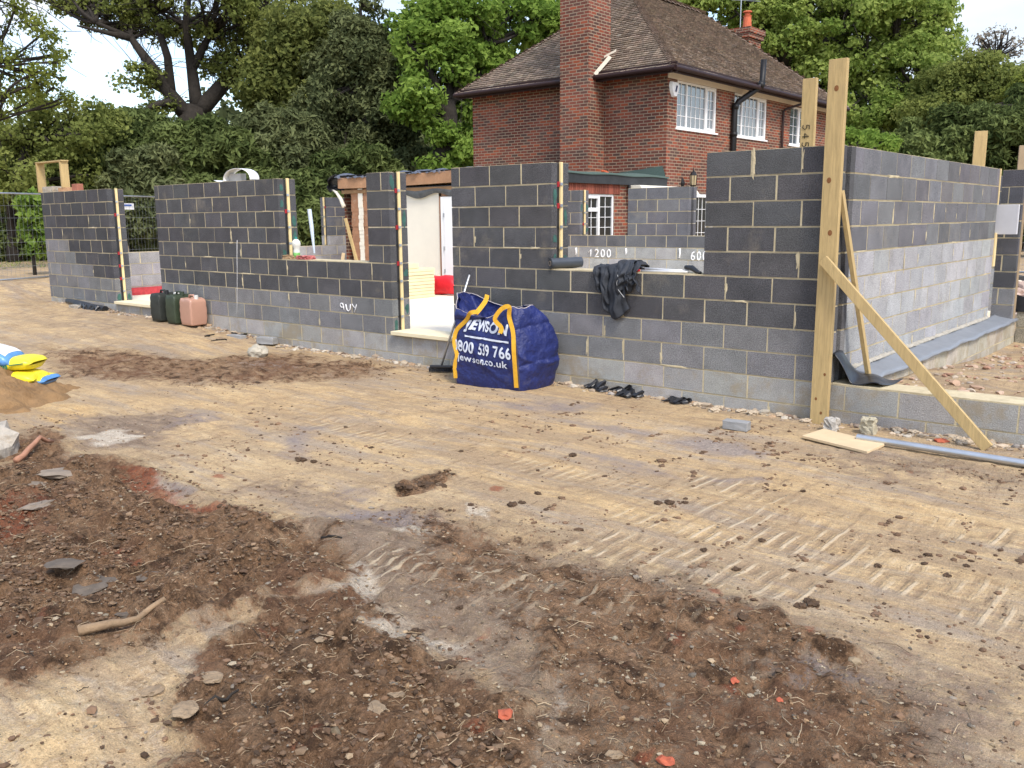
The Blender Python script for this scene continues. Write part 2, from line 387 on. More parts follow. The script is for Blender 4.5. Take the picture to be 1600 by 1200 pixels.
# --- side wall on the right, running away from the corner
def colS(s, c, z):
    if c >= 5: return jc(SIDEB, .1)
    return (.36, .36, .362)
FS = FX(-2.81)
wS = block_wall('block_wall', FS, 7.905, 13.2, Z0, 9, [], colS, 8.1, 'long right hand side wall, pale lower blocks and darker upper courses, running back from the tall post', smears=40, parentloc=(-2.81, 10, 0))
wP = block_wall('block_wall', FY(13.6), -2.86, -2.60, Z0, 9, [], lambda s, c, z: MIDB if c < 2 else (.09, .09, .097), -3.0, 'narrow block pier beyond the end of the right side wall with a pale lintel board', th=.1, parentloc=(-2.8, 13.6, 0))
m = MB(); m.box(-3.0, -2.565, 13.26, 13.32, 1.5, 1.885); m.build('lintel_board', mat('fibre_board', (.52, .52, .54), var=.06), wP, bevel=.004)
m = MB(); m.box(-2.83, -2.795, 13.205, 13.30, 1.08, 1.52); m.box(-2.835, -2.80, 13.205, 13.235, 1.885, 2.345); m.build('closer_strip', M_batten, wP)
# --- back wall with window gaps, its inner face is what the photo shows
def colK(s, c, z): return (.13, .13, .14) if c >= 4 else ((.30, .30, .295) if c >= 3 else (.36, .36, .355))
ZB = Z0 - .025
wK = block_wall('block_wall', FY(14.9), -11.35, -2.9, ZB, 9, [(-10.78, -9.63, ZB + 1.125, 3), (-8.31, -7.2, ZB + 1.125, 3)], colK, -11.0, 'rear block wall seen through the right window gap, painted with white numbers', smears=6, parentloc=(-7, 14.9, 0))
jamb(wK, FY(14.9), -10.78, ZB + 1.125, ZB + 9 * .225)
jamb(wK, FY(14.9), -7.2, ZB + 1.125, ZB + 9 * .225)
def strokes(name, parent, lines, wd, m, F, d=-.006):
    mb = MB()
    for ln in lines:
        pts = [Vector(F(s, d, z)) for s, z in ln]
        mb.tube(pts, [wd / 2 * random.uniform(.8, 1.15) for _ in pts], 6)
    return mb.build(name, m, parent, smooth=True)
def digit(ch, x, z, w, h, slant=0):
    A = lambda pts: [(x + u * w + slant * v * h, z + v * h) for u, v in pts]
    circ = lambda cx, cy, rx, ry, a0=0, a1=360, n=12: [(cx + rx * math.cos(R(a0 + (a1 - a0) * k / n)), cy + ry * math.sin(R(a0 + (a1 - a0) * k / n))) for k in range(n + 1)]
    D = {'1': [[(.0, .62), (.5, 1), (.45, 0)]], '2': [[(.05, .8), (.3, 1), (.7, .95), (.8, .7), (.5, .35), (.05, 0), (.9, .03)]],
         '0': [circ(.5, .5, .36, .5)], '6': [[(.8, .98), (.35, .85), (.1, .45), (.15, .12), (.5, 0), (.85, .15), (.82, .42), (.5, .5), (.15, .35)]],
         '4': [[(.62, 0), (.62, 1), (.05, .35), (.9, .35)]], '5': [[(.85, 1), (.2, 1), (.15, .58), (.6, .62), (.88, .35), (.6, .02), (.1, .05)]],
         '9': [circ(.45, .7, .3, .28), [(.75, .7), (.8, .1)]], 'U': [[(0, .9), (.1, .2), (.45, 0), (.8, .25), (.95, .95)]], '7': [[(0, 1), (.9, 1), (.4, 0)]],
         'Y': [[(.0, 1), (.45, .5), (.9, 1), (.3, -.1)]], 'S': [[(.85, .9), (.4, 1), (.1, .75), (.5, .5), (.85, .28), (.5, 0), (.05, .1)]], '|': [[(.5, 1), (.5, 0)]]}
    return [A(l) for l in D[ch]]
def paint_text(txt, x, z, w, h, gap, wd, parent, F, m=None, name='painted_number', slant=0):
    for i, ch in enumerate(txt):
        if ch != ' ': strokes(name, parent, digit(ch, x + i * (w + gap), z, w, h, slant), wd, m or M_spray, F)
FK = FY(14.9)
kx = lambda px: PY(px, 397, 14.9)[0]; kz = lambda px, py: PY(px, py, 14.9)[2]
paint_text('1200', kx(920), kz(920, 401), .11, .145, .035, .026, wK, FK)
paint_text('600', kx(1080), kz(1079, 406), .085, .15, .035, .024, wK, FK)
for px, a, b in ((900, 387, 398), (978, 388, 398), (1062, 388, 403)):
    strokes('painted_tick', wK, [[(kx(px), kz(px, a)), (kx(px) + .01, (kz(px, a) + kz(px, b)) / 2), (kx(px), kz(px, b))]], .035, M_spray, FK)
# graffiti on the long wall
gx, gz = PY(532, 481, 7.6)[0], PY(532, 485, 7.6)[2]
paint_text('9UY', gx, gz, .10, .10, .03, .014, wB, FF, slant=-.1)
strokes('painted_line', wB, [[(PY(371, y, 7.6)[0] + random.uniform(-.004, .004), PY(371 + (y - 290) * .068, y, 7.6)[2]) for y in (375, 400, 420, 450, 475, 498)]], .006, M_spray, FF)
# --- left side wall, inner face X=-17.2
FL = FX(-17.2)
def colL(s, c, z): return (.33, .32, .325) if z < 1.3 else (.115, .115, .125)
ZL = Z0 - .045
wL = block_wall('block_wall', FL, 7.905, 15.2, ZL, 9, [(7.9, 13.62, ZL + .9, 3)], colL, 8.2, 'far left side wall, low pale blocks rising to a pier, seen through the left openings', smears=4, parentloc=(-17.2, 11, 0))
jamb(wL, lambda s, t, z: (-17.2 - t, s, z), 13.62, ZL + .9, ZL + 9 * .225, sg=-1, green=False)
m = MB(); m.box(-17.19, -17.14, 8.3, 10.4, .335, .48); m.build('red_membrane', mat('red_membrane', (.45, .05, .06), rough=.5, var=.35, vs=12, bump=.01, bs=20), wL)
# --- foundations
def colF(s, c, z): return (.335, .325, .305)
wF = block_wall('foundation_wall', FY(7.6), -18.42, 3.0, -.13, 2, [], colF, -18.2, 'low grey foundation blocks along the foot of the front walls, running on past the post', th=.3, smears=20, bm_=M_found, parentloc=(-8, 7.6, 0))
mbed = MB(); mbed.box(-2.8, 3.0, 7.602, 7.898, .318, .328); mbed.build('mortar_bed', M_mortar, wF)
wG = block_wall('foundation_wall', FX(-2.60), 7.905, 13.9, -.13, 2, [], lambda s, c, z: jc((.42, .39, .32), .1), 8.0, 'pale stepped foundation wall under the right side wall', th=.1, smears=0, bm_=M_found, parentloc=(-2.6, 10, 0))
wH = block_wall('foundation_wall', FY(13.95), -2.6, 1.5, -.02, 2, [], lambda s, c, z: jc((.30, .27, .21), .08), -2.4, 'low stone coloured foundation wall crossing behind the rubble bay', th=.1, parentloc=(-1, 13.95, 0))
# grey membrane dressed over the ledge, mortar fillet above it
def mem(u, v):
    y = 7.95 + 5.9 * v; sag = .006 * math.sin(y * 7) + .004 * math.sin(y * 17 + u * 5)
    if u < .78: t = u / .78; return (-2.805 + .235 * t, y, .40 - .06 * t ** .7 + sag)
    t = (u - .78) / .22; return (-2.57 + .012 * t + .01 * math.sin(y * 5), y, .34 - .03 * t + sag)
m = MB(); m.grid(mem, 12, 90); o = m.build('damp_proof_membrane', M_membrane, smooth=True, solid=.006, label='grey plastic membrane dressed over the ledge along the right side wall', cat='membrane')
m = MB(); 
_rf = [random.uniform(.6, 1.3) for _ in range(400)]
def _fil(u, v):
    k = _rf[int(v * 300) % 400] * .6 + _rf[int(v * 37) % 400] * .4; y = 7.95 + 5.2 * v
    return (-2.808 + .04 * k * math.sin(u * 1.57), y + .01 * (k - 1), .388 + .026 * k * math.cos(u * 1.57) + .010 * _rf[(int(v * 300) + int(u * 40)) % 400])
m.grid(_fil, 5, 260)
m.build('mortar_fillet', mat('pale_mortar', (.36, .335, .28), var=.3, vs=14, bump=.01, bs=50), wS)
# black membrane folded at the corner
def bm(u, v):
    x = -2.80 + .42 * u; y = 7.62 + .42 * v
    z = .35 + .24 * max(0, 1 - u * 2.6) * (1 - v) ** .5 + .02 * math.sin(9 * u + 4 * v) + (.05 * (1 - abs(v - .5) * 2)) * (1 - u)
    return (x + .05 * v * u, y, z)
m = MB(); m.grid(bm, 16, 16); m.build('plastic_sheet', M_dpc, smooth=True, solid=.006, label='crumpled black plastic sheet on the low wall beside the tall post', cat='plastic sheet')
def bm2(u, v): return (-2.82 + 1.5 * u, 13.93 + .3 * v, .44 + .27 * max(0, 1 - u * 1.5) * (1 - .2 * v) + .012 * math.sin(14 * u))
m = MB(); m.grid(bm2, 20, 6)
for k in range(20):
    a = bm2(k / 20, 0); b = bm2((k + 1) / 20, 0); m.quad((a[0], a[1], .43), (b[0], b[1], .43), b, a)
m.build('plastic_sheet', M_dpc, smooth=True, label='black plastic sheet sloping off the foundation at the far end of the right wall', cat='plastic sheet')
# --- floor and thresholds
fl = MB(); fl.box(-17.19, -3.12, 7.92, 14.88, .20, .33); fl.build('floor', M_floor, kind='structure')
for a, b, lb in ((-15.70, -14.10, 'pale timber threshold board in the far left doorway'), (-8.40, -7.345, 'thick cream threshold board in the doorway beside the blue bag')):
    m = MB(); m.box(a, b, 7.545, 7.96, .328, .375); m.build('threshold_board', mat('pale_board', (.76, .66, .44), rough=.7, var=.08), bevel=.004, label=lb, cat='board')

# ================================================================== TIMBERS
def timber(name, a, b, wd, th, label, up=(0, 1, 0), m=None, knots=(), group=None, cat='post'):
    mb = MB(); mb.bar(a, b, wd, th, up); o = mb.build(name, m or M_timber, bevel=.003, label=label, cat=cat, group=group); return o
M_knot = mat('knot', (.20, .085, .03), rough=.8, var=.3, vs=40)
root = empty('timber_post', (-2.84, 7.5, 0), 'tallest treated timber post standing at the wall corner with two raking braces', 'post')
mb = MB(); mb.bar((-2.845, 7.50, -.15), (-2.845, 7.50, 3.01), .15, .05, (0, 1, 0)); mb.build('plank', M_timber, root, bevel=.003)
for dx, z in ((.0, 2.78), (.012, 1.62), (-.02, 2.05), (-.03, .20), (.02, .08), (.035, .42)):
    k = MB(); r = .019 if z > 1.5 else .011; n = 10
    for i in range(n):
        a0, a1 = 2 * math.pi * i / n, 2 * math.pi * (i + 1) / n
        k.tri((-2.845 + dx, 7.4725, z), (-2.845 + dx + r * math.cos(a0), 7.4738, z + 1.3 * r * math.sin(a0)), (-2.845 + dx + r * math.cos(a1), 7.4738, z + 1.3 * r * math.sin(a1)))
    k.build('knot', M_knot, root)
timber('brace', (-2.86, 7.43, 1.40), (-1.47, 7.30, 0.02), .085, .038, 'long pale brace slanting from the tall post down to the ground at the right', up=(0, 1, 0), cat='brace')
timber('brace', (-2.79, 7.56, 1.96), (-2.63, 8.05, .345), .07, .036, 'second thinner brace leaning from the tall post back onto the membrane ledge', up=(1, .1, 0), cat='brace')
r2 = empty('timber_post', (-3.25, 7.96, 0), 'timber upright showing above the wall just left of the tallest post, with black lettering', 'post')
mb = MB(); mb.bar((-3.26, 7.95, .35), (-3.26, 7.95, 2.95), .125, .045, (0, 1, 0)); mb.build('plank', M_timber, r2, bevel=.003)
M_ink = mat('black_marker', (.03, .025, .02))
for i, ch in enumerate('545'):
    strokes('written_number', r2, [[(-3.30 + v, 2.36 + .075 * i + (.05 - u)) for u, v in l] for l in digit(ch, 0, 0, .05, .06)], .007, M_ink, FY(7.927), d=-.002)
timber('timber_post', (-2.97, 12.75, .4), (-2.97, 12.75, 2.80), .145, .05, 'timber upright standing behind the far end of the right side wall', up=(-.4, 1, 0))
timber('timber_post', (-2.655, 13.75, .3), (-2.655, 13.75, 2.66), .135, .05, 'rightmost weathered upright beyond the narrow pier, at the edge of the view', up=(-.35, 1, 0), m=mat('weathered_timber', (.36, .27, .17), var=.2, vs=3))
# goalpost frame on the left pier
fr = empty('goalpost', (-18.1, 7.75, 2.345), 'small timber goalpost frame standing on the far left pier', 'frame')
mb = MB(); mb.bar((-18.68, 7.75, 2.35), (-18.68, 7.75, 2.92), .05, .15, (0, 1, 0)); mb.build('leg', M_timber, fr, bevel=.003)
mb = MB(); mb.bar((-17.64, 7.75, 2.42), (-17.64, 7.75, 2.90), .05, .15, (0, 1, 0)); mb.build('leg', M_timber, fr, bevel=.003)
mb = MB(); mb.bar((-18.72, 7.75, 2.92), (-17.58, 7.75, 2.915), .15, .025, (0, 0, 1)); mb.build('crosspiece', M_timber, fr, bevel=.002)
def chunk(name, loc, dim, m, label, cat, rz=0, jitter=.06, group=None, cuts=2, cl=None):
    bmx = bmesh.new(); bmesh.ops.create_cube(bmx, size=1)
    bmesh.ops.subdivide_edges(bmx, edges=bmx.edges[:], cuts=cuts, use_grid_fill=True)
    for v in bmx.verts:
        v.co = Vector((v.co.x * dim[0], v.co.y * dim[1], (v.co.z + .5) * dim[2]))
        v.co += Vector([random.uniform(-1, 1) * jitter * min(dim) for _ in range(3)])
    me = bpy.data.meshes.new(name); bmx.to_mesh(me); bmx.free()
    if cl is not None:
        at = me.attributes.new('col', 'FLOAT_COLOR', 'FACE'); at.data.foreach_set('color', np.tile(np.array([*cl, 1], dtype=np.float32), len(me.polygons)))
    me.materials.append(m); o = bpy.data.objects.new(name, me); o.location = loc; o.rotation_euler = (0, 0, rz); col.objects.link(o)
    b = o.modifiers.new('bevel', 'BEVEL'); b.width = min(dim) * .06; b.segments = 2; b.limit_method = 'ANGLE'; b.angle_limit = R(50)
    return tag(o, label, cat, group)
chunk('concrete_block', (-18.22, 7.75, 2.342), (.45, .2, .11), M_concrete, 'grey block offcut lying on the left pier under the timber frame', 'block', jitter=.03)
chunk('brick', (-17.63, 7.75, 2.342), (.42, .12, .075), mat('pale_brick', (.46, .27, .15), var=.2), 'pale orange brick laid flat under the frame leg on the left pier', 'brick', jitter=.02)
chunk('brick', (-17.15, 7.75, 2.342), (.22, .12, .13), mat('red_brick', (.33, .13, .085), var=.2), 'reddish brick standing on the left pier to the right of the frame', 'brick', jitter=.02)
# arched white plastic strip and the block it rests over
def arch(u, v):
    if u < .25: t = u / .25; return (-12.42 + .30 * t, 7.68 + .16 * v, 2.375 - .012 * t - .02 * math.sin(t * 3.1))
    t = (u - .25) / .75; a = math.pi * (1 - t)
    return (-11.83 + .36 * math.cos(a) * (1 if t > .5 else .93), 7.68 + .16 * v, 2.352 + .175 * math.sin(a) ** .8)
m = MB(); m.grid(arch, 48, 3); m.build('plastic_strip', M_white, smooth=True, solid=.006, label='white plastic strip bent into an arch on top of the long wall', cat='strip')
chunk('concrete_block', (-11.95, 7.79, 2.342), (.30, .1, .115), mat('pale_block', (.40, .39, .37), var=.15), 'pale block offcut on the long wall under the bent white strip', 'block', jitter=.02)
# ================================================================== BRICK HOUSE
def wallgrid(mb, F, s0, s1, z0, z1, ops, rev=.09, su=0):
    S = sorted({s0, s1, *[o[0] for o in ops], *[o[1] for o in ops]}); Z = sorted({z0, z1, *[o[2] for o in ops], *[o[3] for o in ops]})
    for a, b in zip(S, S[1:]):
        for c, d in zip(Z, Z[1:]):
            if any(o[0] <= a and b <= o[1] and o[2] <= c and d <= o[3] for o in ops): continue
            mb.quad(F(a, 0, c), F(b, 0, c), F(b, 0, d), F(a, 0, d), uv=[(a + su, c), (b + su, c), (b + su, d), (a + su, d)])
    for a, b, c, d in ops:
        mb.quad(F(a, 0, c), F(a, -rev, c), F(a, -rev, d), F(a, 0, d), uv=[(0, c), (rev, c), (rev, d), (0, d)])
        mb.quad(F(b, 0, c), F(b, -rev, c), F(b, -rev, d), F(b, 0, d), uv=[(0, c), (rev, c), (rev, d), (0, d)])
        mb.quad(F(a, 0, d), F(b, 0, d), F(b, -rev, d), F(a, -rev, d), uv=[(a, 0), (b, 0), (b, rev), (a, rev)])
        mb.quad(F(a, 0, c), F(b, 0, c), F(b, -rev, c), F(a, -rev, c), uv=[(a, 0), (b, 0), (b, rev), (a, rev)])
def fbox(mb, F, s0, s1, t0, t1, z0, z1):
    mb.hexa([F(s0, t0, z0), F(s1, t0, z0), F(s1, t1, z0), F(s0, t1, z0), F(s0, t0, z1), F(s1, t0, z1), F(s1, t1, z1), F(s0, t1, z1)])
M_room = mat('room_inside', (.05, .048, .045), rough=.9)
M_curtain = mat('net_curtain', (.55, .56, .58), rough=.9, var=.12, vs=8)
def window(root, F, s0, s1, z0, z1, lights, rows, name='window', curtain=False, trans=()):
    """lights: list of (fraction, columns, opening?)"""
    fr = MB(); t0, t1 = -.085, -.02; w = .05
    fbox(fr, F, s0, s1, t0, t1, z0, z0 + w); fbox(fr, F, s0, s1, t0, t1, z1 - w, z1)
    fbox(fr, F, s0, s0 + w, t0, t1, z0 + w, z1 - w); fbox(fr, F, s1 - w, s1, t0, t1, z0 + w, z1 - w)
    bars = MB(); tot = sum(l[0] for l in lights); s = s0 + w; W = s1 - s0 - 2 * w
    for i, (fx, nc, op) in enumerate(lights):
        e = s + W * fx / tot
        if i < len(lights) - 1: fbox(fr, F, e - .022, e + .022, t0, t1, z0 + w, z1 - w)
        a, b = s + (.022 if i else 0), e - (.022 if i < len(lights) - 1 else 0)
        c, d = z0 + w, z1 - w
        if op:
            q = .045
            fbox(fr, F, a, b, t0, t1 + .012, c, c + q); fbox(fr, F, a, b, t0, t1 + .012, d - q, d)
            fbox(fr, F, a, a + q, t0, t1 + .012, c + q, d - q); fbox(fr, F, b - q, b, t0, t1 + .012, c + q, d - q)
            a += q; b -= q; c += q; d -= q
        for k in range(1, nc): x = a + (b - a) * k / nc; fbox(bars, F, x - .006, x + .006, -.062, -.042, c, d)
        for k in range(1, rows): z = c + (d - c) * k / rows; fbox(bars, F, a, b, -.061, -.043, z - .006, z + .006)
        if i in trans: z = z0 + (z1 - z0) * .72; fbox(fr, F, a, b, t0, t1 + .008, z - .035, z + .035)
        s = e
    fo = fr.build(name, M_white, root, bevel=.003)
    bars.build('glazing_bar', M_white, fo)
    gm_ = M_glassd if z0 < 3 else M_glass; g = MB(); g.quad(F(s0 + w, -.055, z0 + w), F(s1 - w, -.055, z0 + w), F(s1 - w, -.055, z1 - w), F(s0 + w, -.055, z1 - w)); g.build('pane', gm_, fo)
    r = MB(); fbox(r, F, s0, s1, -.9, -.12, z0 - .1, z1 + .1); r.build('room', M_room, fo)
    sl = MB(); fbox(sl, F, s0 - .06, s1 + .06, -.08, .035, z0 - .045, z0 - .002); sl.build('sill', M_white, fo, bevel=.003)
    return fo
HX, HY, HXW, HYN, ZE = -11.53, 19.5, -17.9, 29.8, 5.22
house = empty('brick_house', (HX, HY, 0), 'two storey red brick house with brown tiled hip roof and a tall outside chimney', 'house')
FE = lambda s, t, z: (HX + t, s, z)             # right hand face, s runs away from the viewer
FSO = lambda s, t, z: (s, HY - t, z)            # face towards the viewer
W1 = (19.97, 22.02, 3.93, 5.06); W2 = (23.03, 25.07, 3.93, 5.06); W3 = (26.72, 28.1, 3.9, 5.03); DR = (20.72, 23.2, .35, 2.36)
mb = MB(); wallgrid(mb, FE, HY, HYN, -.3, ZE, [W1, W2, W3, DR]); wallgrid(mb, FSO, HXW, HX, -.3, ZE, [], su=3.3)
wallgrid(mb, lambda s, t, z: (HXW - t, s, z), HY, HYN, -.3, ZE, []); wallgrid(mb, lambda s, t, z: (s, HYN + t, z), HXW, HX, -.3, ZE, [])
wl = mb.build('wall', M_brick, house)
for wn in (W1, W2):
    window(house, FE, *wn, [(.48, 2, False), (1, 4, False), (.5, 2, True)], 4)
window(house, FE, *W3, [(.5, 2, False), (.5, 2, True)], 4)
window(house, FE, *DR, [(.25, 2, False), (1, 4, True), (1, 4, True), (.25, 2, False)], 6, name='french_window')
for wn in (W1, W2, W3):
    c = MB(); fbox(c, FE, wn[0] + .05, wn[0] + .75, -.118, -.112, wn[2] + .05, wn[3] - .05); c.build('net_curtain', M_curtain, house)
# soffit, fascia, gutter
m = MB(); ov = .36
m.box(HXW - ov, HX + ov, HY - ov, HY - .002, ZE - .02, ZE); m.box(HX + .002, HX + ov, HY - .002, HYN + ov, ZE - .02, ZE)
m.box(HXW - ov, HXW - .002, HY - .002, HYN + ov, ZE - .02, ZE); m.build('soffit', mat('soffit', (.55, .50, .43), var=.1), house)
m = MB(); m.box(HX + .003, HX + .03, HY, HYN, ZE - .16, ZE - .022); m.build('frieze_board', mat('cream_board', (.68, .62, .52), var=.06), house)
# roof: real tiles laid course by course
def tiles(mb, eA, eB, rA, rB, course=.105, tw=.168, curve=.0):
    """eA,eB eaves ends, rA,rB top ends (A and B sides)"""
    eA, eB, rA, rB = map(Vector, (eA, eB, rA, rB)); slope = ((rA + rB) / 2 - (eA + eB) / 2); 
    along = (eB - eA).normalized(); nrm = along.cross(rA - eA).normalized()
    if nrm.z < 0: nrm = -nrm
    up = nrm.cross(along).normalized(); up = up if up.z > 0 else -up
    Ls = (rA - eA).dot(up); n = int(Ls / course)
    for i in range(n + 1):
        f = min(1, i * course / Ls); f2 = min(1, (i + 1.25) * course / Ls)
        pa = eA.lerp(rA, f); pb = eB.lerp(rB, f); wdt = (pb - pa).length; qa = eA.lerp(rA, f2)
        if wdt < .05: break
        k0 = -(tw / 2 if i % 2 else 0); x = k0
        sa = 0
        while x < wdt:
            a = max(0, x + .002); b = min(wdt, x + tw - .002)
            if b - a > .01:
                lift = .048 + random.uniform(-.006, .008); lb = .008; sx = random.uniform(-.004, .004)
                a0 = pa + along * a; b0 = pa + along * b
                sag = 0.012 * math.sin(x * 1.3 + i * .21)
                u1 = up * (course * 1.22)
                cl = jc(random.choice(((.24, .19, .148), (.27, .21, .162), (.205, .163, .13), (.31, .245, .188), (.228, .185, .146))), .14)
                if random.random() < .0035: cl = (.42, .38, .31)
                A = a0 + nrm * (lift + sag) + up * sx; B = b0 + nrm * (lift + sag) + up * sx; C = b0 + u1 + nrm * (lb + sag); D = a0 + u1 + nrm * (lb + sag)
                mb.quad(A, B, C, D, cl); dn = nrm * -.04
                mb.quad(A + dn, B + dn, B, A, cl)
            x += tw
SE, SW, NE_, NW = (HX + .42, HY - .42, ZE), (HXW - .27, HY - .42, ZE), (HX + .42, 30.2, ZE), (HXW - .27, 30.2, ZE)
RS, RN = (-14.7, 22.7, 8.1), (-14.7, 26.9, 8.1)
tb = MB(); tiles(tb, SW, SE, RS, RS); tiles(tb, SE, NE_, RS, RN); tiles(tb, NE_, NW, RN, RN, .21, .4); tiles(tb, NW, SW, RN, RS, .21, .4)
roof = tb.build('roof', M_tile, house)
ub = MB(); ub.tri(SW, SE, RS); ub.quad(SE, NE_, RN, RS); ub.tri(NE_, NW, RN); ub.quad(NW, SW, RS, RN); ub.build('roof_underlay', M_dark, roof)
hb = MB()      # bonnet tiles along the hips, rounded ridge tiles
def hips(a, b, r=.085, st=.105, flare=True):
    a, b = Vector(a), Vector(b); d = (b - a).normalized(); n = int((b - a).length / st); sd = d.cross(Vector((0, 0, 1))).normalized(); u = sd.cross(d)
    for i in range(n):
        p = a + d * (i * st) + u * .02; q = p + d * st * 1.35
        cl = jc((.16, .12, .095), .25)
        pr = None
        for k in range(7):
            t = math.pi * (k / 6) 
            o0 = sd * math.cos(t) * r * 1.25 + u * (math.sin(t) * r * .72 - .01); o1 = sd * math.cos(t) * r * .8 + u * (math.sin(t) * r * .42 - .03)
            if pr: hb.quad(p + pr[0], p + o0, q + o1, q + pr[1], cl); hb.tri(p, p + pr[0], p + o0, cl)
            pr = (o0, o1)
hips(SE, RS); hips(SW, RS); hips(NE_, RN, st=.2); hips(RS, RN, .12, .3)
hb.build('hip_tile', M_tile, roof)
# gutters follow the eaves
gm = MB()
for a, b in (((SW[0], SW[1] - .05, ZE - .02), (SE[0] + .05, SE[1] - .05, ZE - .02)), ((SE[0] + .05, SE[1] - .05, ZE - .02), (NE_[0] + .05, NE_[1], ZE - .05))):
    gm.tube([a, b], .058, 10)
    a2, b2 = Vector(a), Vector(b); gm.bar(a2 + Vector((0, 0, .02)) + (Vector((0, .1, 0)) if a[1] == b[1] else Vector((-.1, 0, 0))), b2 + Vector((0, 0, .02)) + (Vector((0, .1, 0)) if a[1] == b[1] else Vector((-.1, 0, 0))), .03, .24)
gm.build('gutter', M_brown, house, smooth=False)
pm = MB(); pm.tube([(HX + .10, 22.86, 0), (HX + .10, 22.86, 4.66), (HX + .16, 22.95, 4.80), (HX + .42, 23.5, 5.16), (HX + .5, 23.62, 5.3), (HX + .5, 23.66, 5.92)], .078, 12)
for z in (1.2, 2.6, 3.9): pm.tube([(HX + .10, 22.86, z), (HX + .10, 22.86, z + .1)], .095, 12)
pm.tube([(HX + .10, 22.86, 4.6), (HX + .12, 22.88, 4.74)], .095, 12); pm.tube([(HX + .46, 23.58, 5.2), (HX + .5, 23.63, 5.34)], .095, 12)
pm.build('soil_pipe', M_blackpaint, house, smooth=True)
pm = MB(); pm.tube([(HX + .07, 26.05, 0), (HX + .07, 26.05, 4.80), (HX + .10, 26.12, 4.87), (HX + .36, 26.8, 5.08), (HX + .40, 26.86, 5.2)], .036, 10)
pm.build('downpipe', M_brown, house, smooth=True)
# big outside chimney
ch = MB(); cx0, cx1, cy0 = -14.24, -13.36, 18.80
def cface(x0, x1, y0, y1, z0, z1):
    ch.quad((x0, y0, z0), (x1, y0, z0), (x1, y0, z1), (x0, y0, z1), uv=[(x0, z0), (x1, z0), (x1, z1), (x0, z1)])
    ch.quad((x1, y0, z0), (x1, y1, z0), (x1, y1, z1), (x1, y0, z1), uv=[(y0, z0), (y1, z0), (y1, z1), (y0, z1)])
    ch.quad((x0, y1, z0), (x0, y0, z0), (x0, y0, z1), (x0, y1, z1), uv=[(y1, z0), (y0, z0), (y0, z1), (y1, z1)])
    ch.quad((x1, y1, z0), (x0, y1, z0), (x0, y1, z1), (x1, y1, z1), uv=[(x1, z0), (x0, z0), (x0, z1), (x1, z1)])
    ch.quad((x0, y0, z1), (x1, y0, z1), (x1, y1, z1), (x0, y1, z1), uv=[(x0, y0), (x1, y0), (x1, y1), (x0, y1)])
cface(cx0, cx1, cy0, HY + .25, -.3, 9.0); cface(cx0 - .05, cx1 + .01, cy0 - .05, HY + .3, 9.0, 9.25)
ch.build('chimney', M_brick, house)
fm = MB(); fm.bar((cx1 + .02, 19.05, 5.27), (cx1 + .22, 19.42, 5.72), .10, .012, (1, -1, 1)); fm.bar((cx1 + .02, 19.45, 5.74), (cx1 + .34, 19.5, 5.86), .10, .01, (0, -1, 1))
fm.build('lead_flashing', mat('mortar_flashing', (.55, .50, .40), var=.15), house)
# smaller stack with its pot
sc = empty('chimney_stack', (-14.6, 30, 7), 'short brick chimney stack with one orange clay pot on the far end of the roof', 'chimney')
sc.parent = house; sc.matrix_parent_inverse = Matrix.Translation(-Vector(house.location)); sc.name = 'chimney'
for k in ('label', 'category'): 
    if k in sc: del sc[k]
ch = MB(); cface(-14.95, -14.35, 29.5, 30.5, 5.5, 7.75); cface(-15.02, -14.28, 29.43, 30.57, 7.75, 7.90); cface(-15.06, -14.24, 29.4, 30.6, 7.90, 8.08); ch.build('stack', M_brick, sc)
pt = MB(); pt.tube([(-14.65, 30, 8.05), (-14.65, 30, 8.1), (-14.65, 30, 8.5), (-14.65, 30, 8.55)], [.17, .16, .13, .15], 14); pt.tube([(-14.65, 30, 8.56), (-14.65, 30, 8.66)], .09, 10); pt.tube([(-14.65, 30, 8.66), (-14.65, 30, 8.70)], [.16, .14], 12)
pt.build('chimney_pot', M_terracotta, sc, smooth=False)
am = MB(); ax, ay, az = AT(1158, 6, 33); am.tube([(ax, ay, 8.0), (ax, ay, az + .4)], .014, 6); am.tube([(ax - .5, ay + .2, az + .25), (ax + .9, ay - .3, az - .1)], .012, 6)
am.build('aerial', M_steel, house)
# security alarm box, lantern
ab = MB(); A0 = [(1.35 * a_, b_) for a_, b_ in [( -.11, .17), (.11, .17), (.14, .08), (.11, -.06), (.04, -.19), (-.04, -.19), (-.11, -.06), (-.14, .08)]]
c0 = (19.75, 4.82)
for k in range(8):
    p, q = A0[k], A0[(k + 1) % 8]
    ab.quad(FE(c0[0] + p[0], .005, c0[1] + p[1]), FE(c0[0] + q[0], .005, c0[1] + q[1]), FE(c0[0] + q[0] * .9, .085, c0[1] + q[1] * .9), FE(c0[0] + p[0] * .9, .085, c0[1] + p[1] * .9))
    ab.tri(FE(c0[0], .10, c0[1]), FE(c0[0] + p[0] * .9, .085, c0[1] + p[1] * .9), FE(c0[0] + q[0] * .9, .085, c0[1] + q[1] * .9))
abo = ab.build('alarm_box', M_white, house)
ab = MB(); ab.bar(FE(c0[0] - .03, .108, c0[1] - .07), FE(c0[0] + .03, .108, c0[1] + .07), .05, .01, (1, 0, 0)); ab.build('emblem', mat('blue_emblem', (.05, .06, .12)), abo)
ln = empty('wall_lantern', (HX, 20.35, 2.6), 'black coach lantern fixed to the brick wall above the french window', 'lamp')
ln.parent = house; ln.matrix_parent_inverse = Matrix.Translation(-Vector(house.location))
for k in ('label', 'category'): del ln[k]
lc = (HX + .24, 20.45)
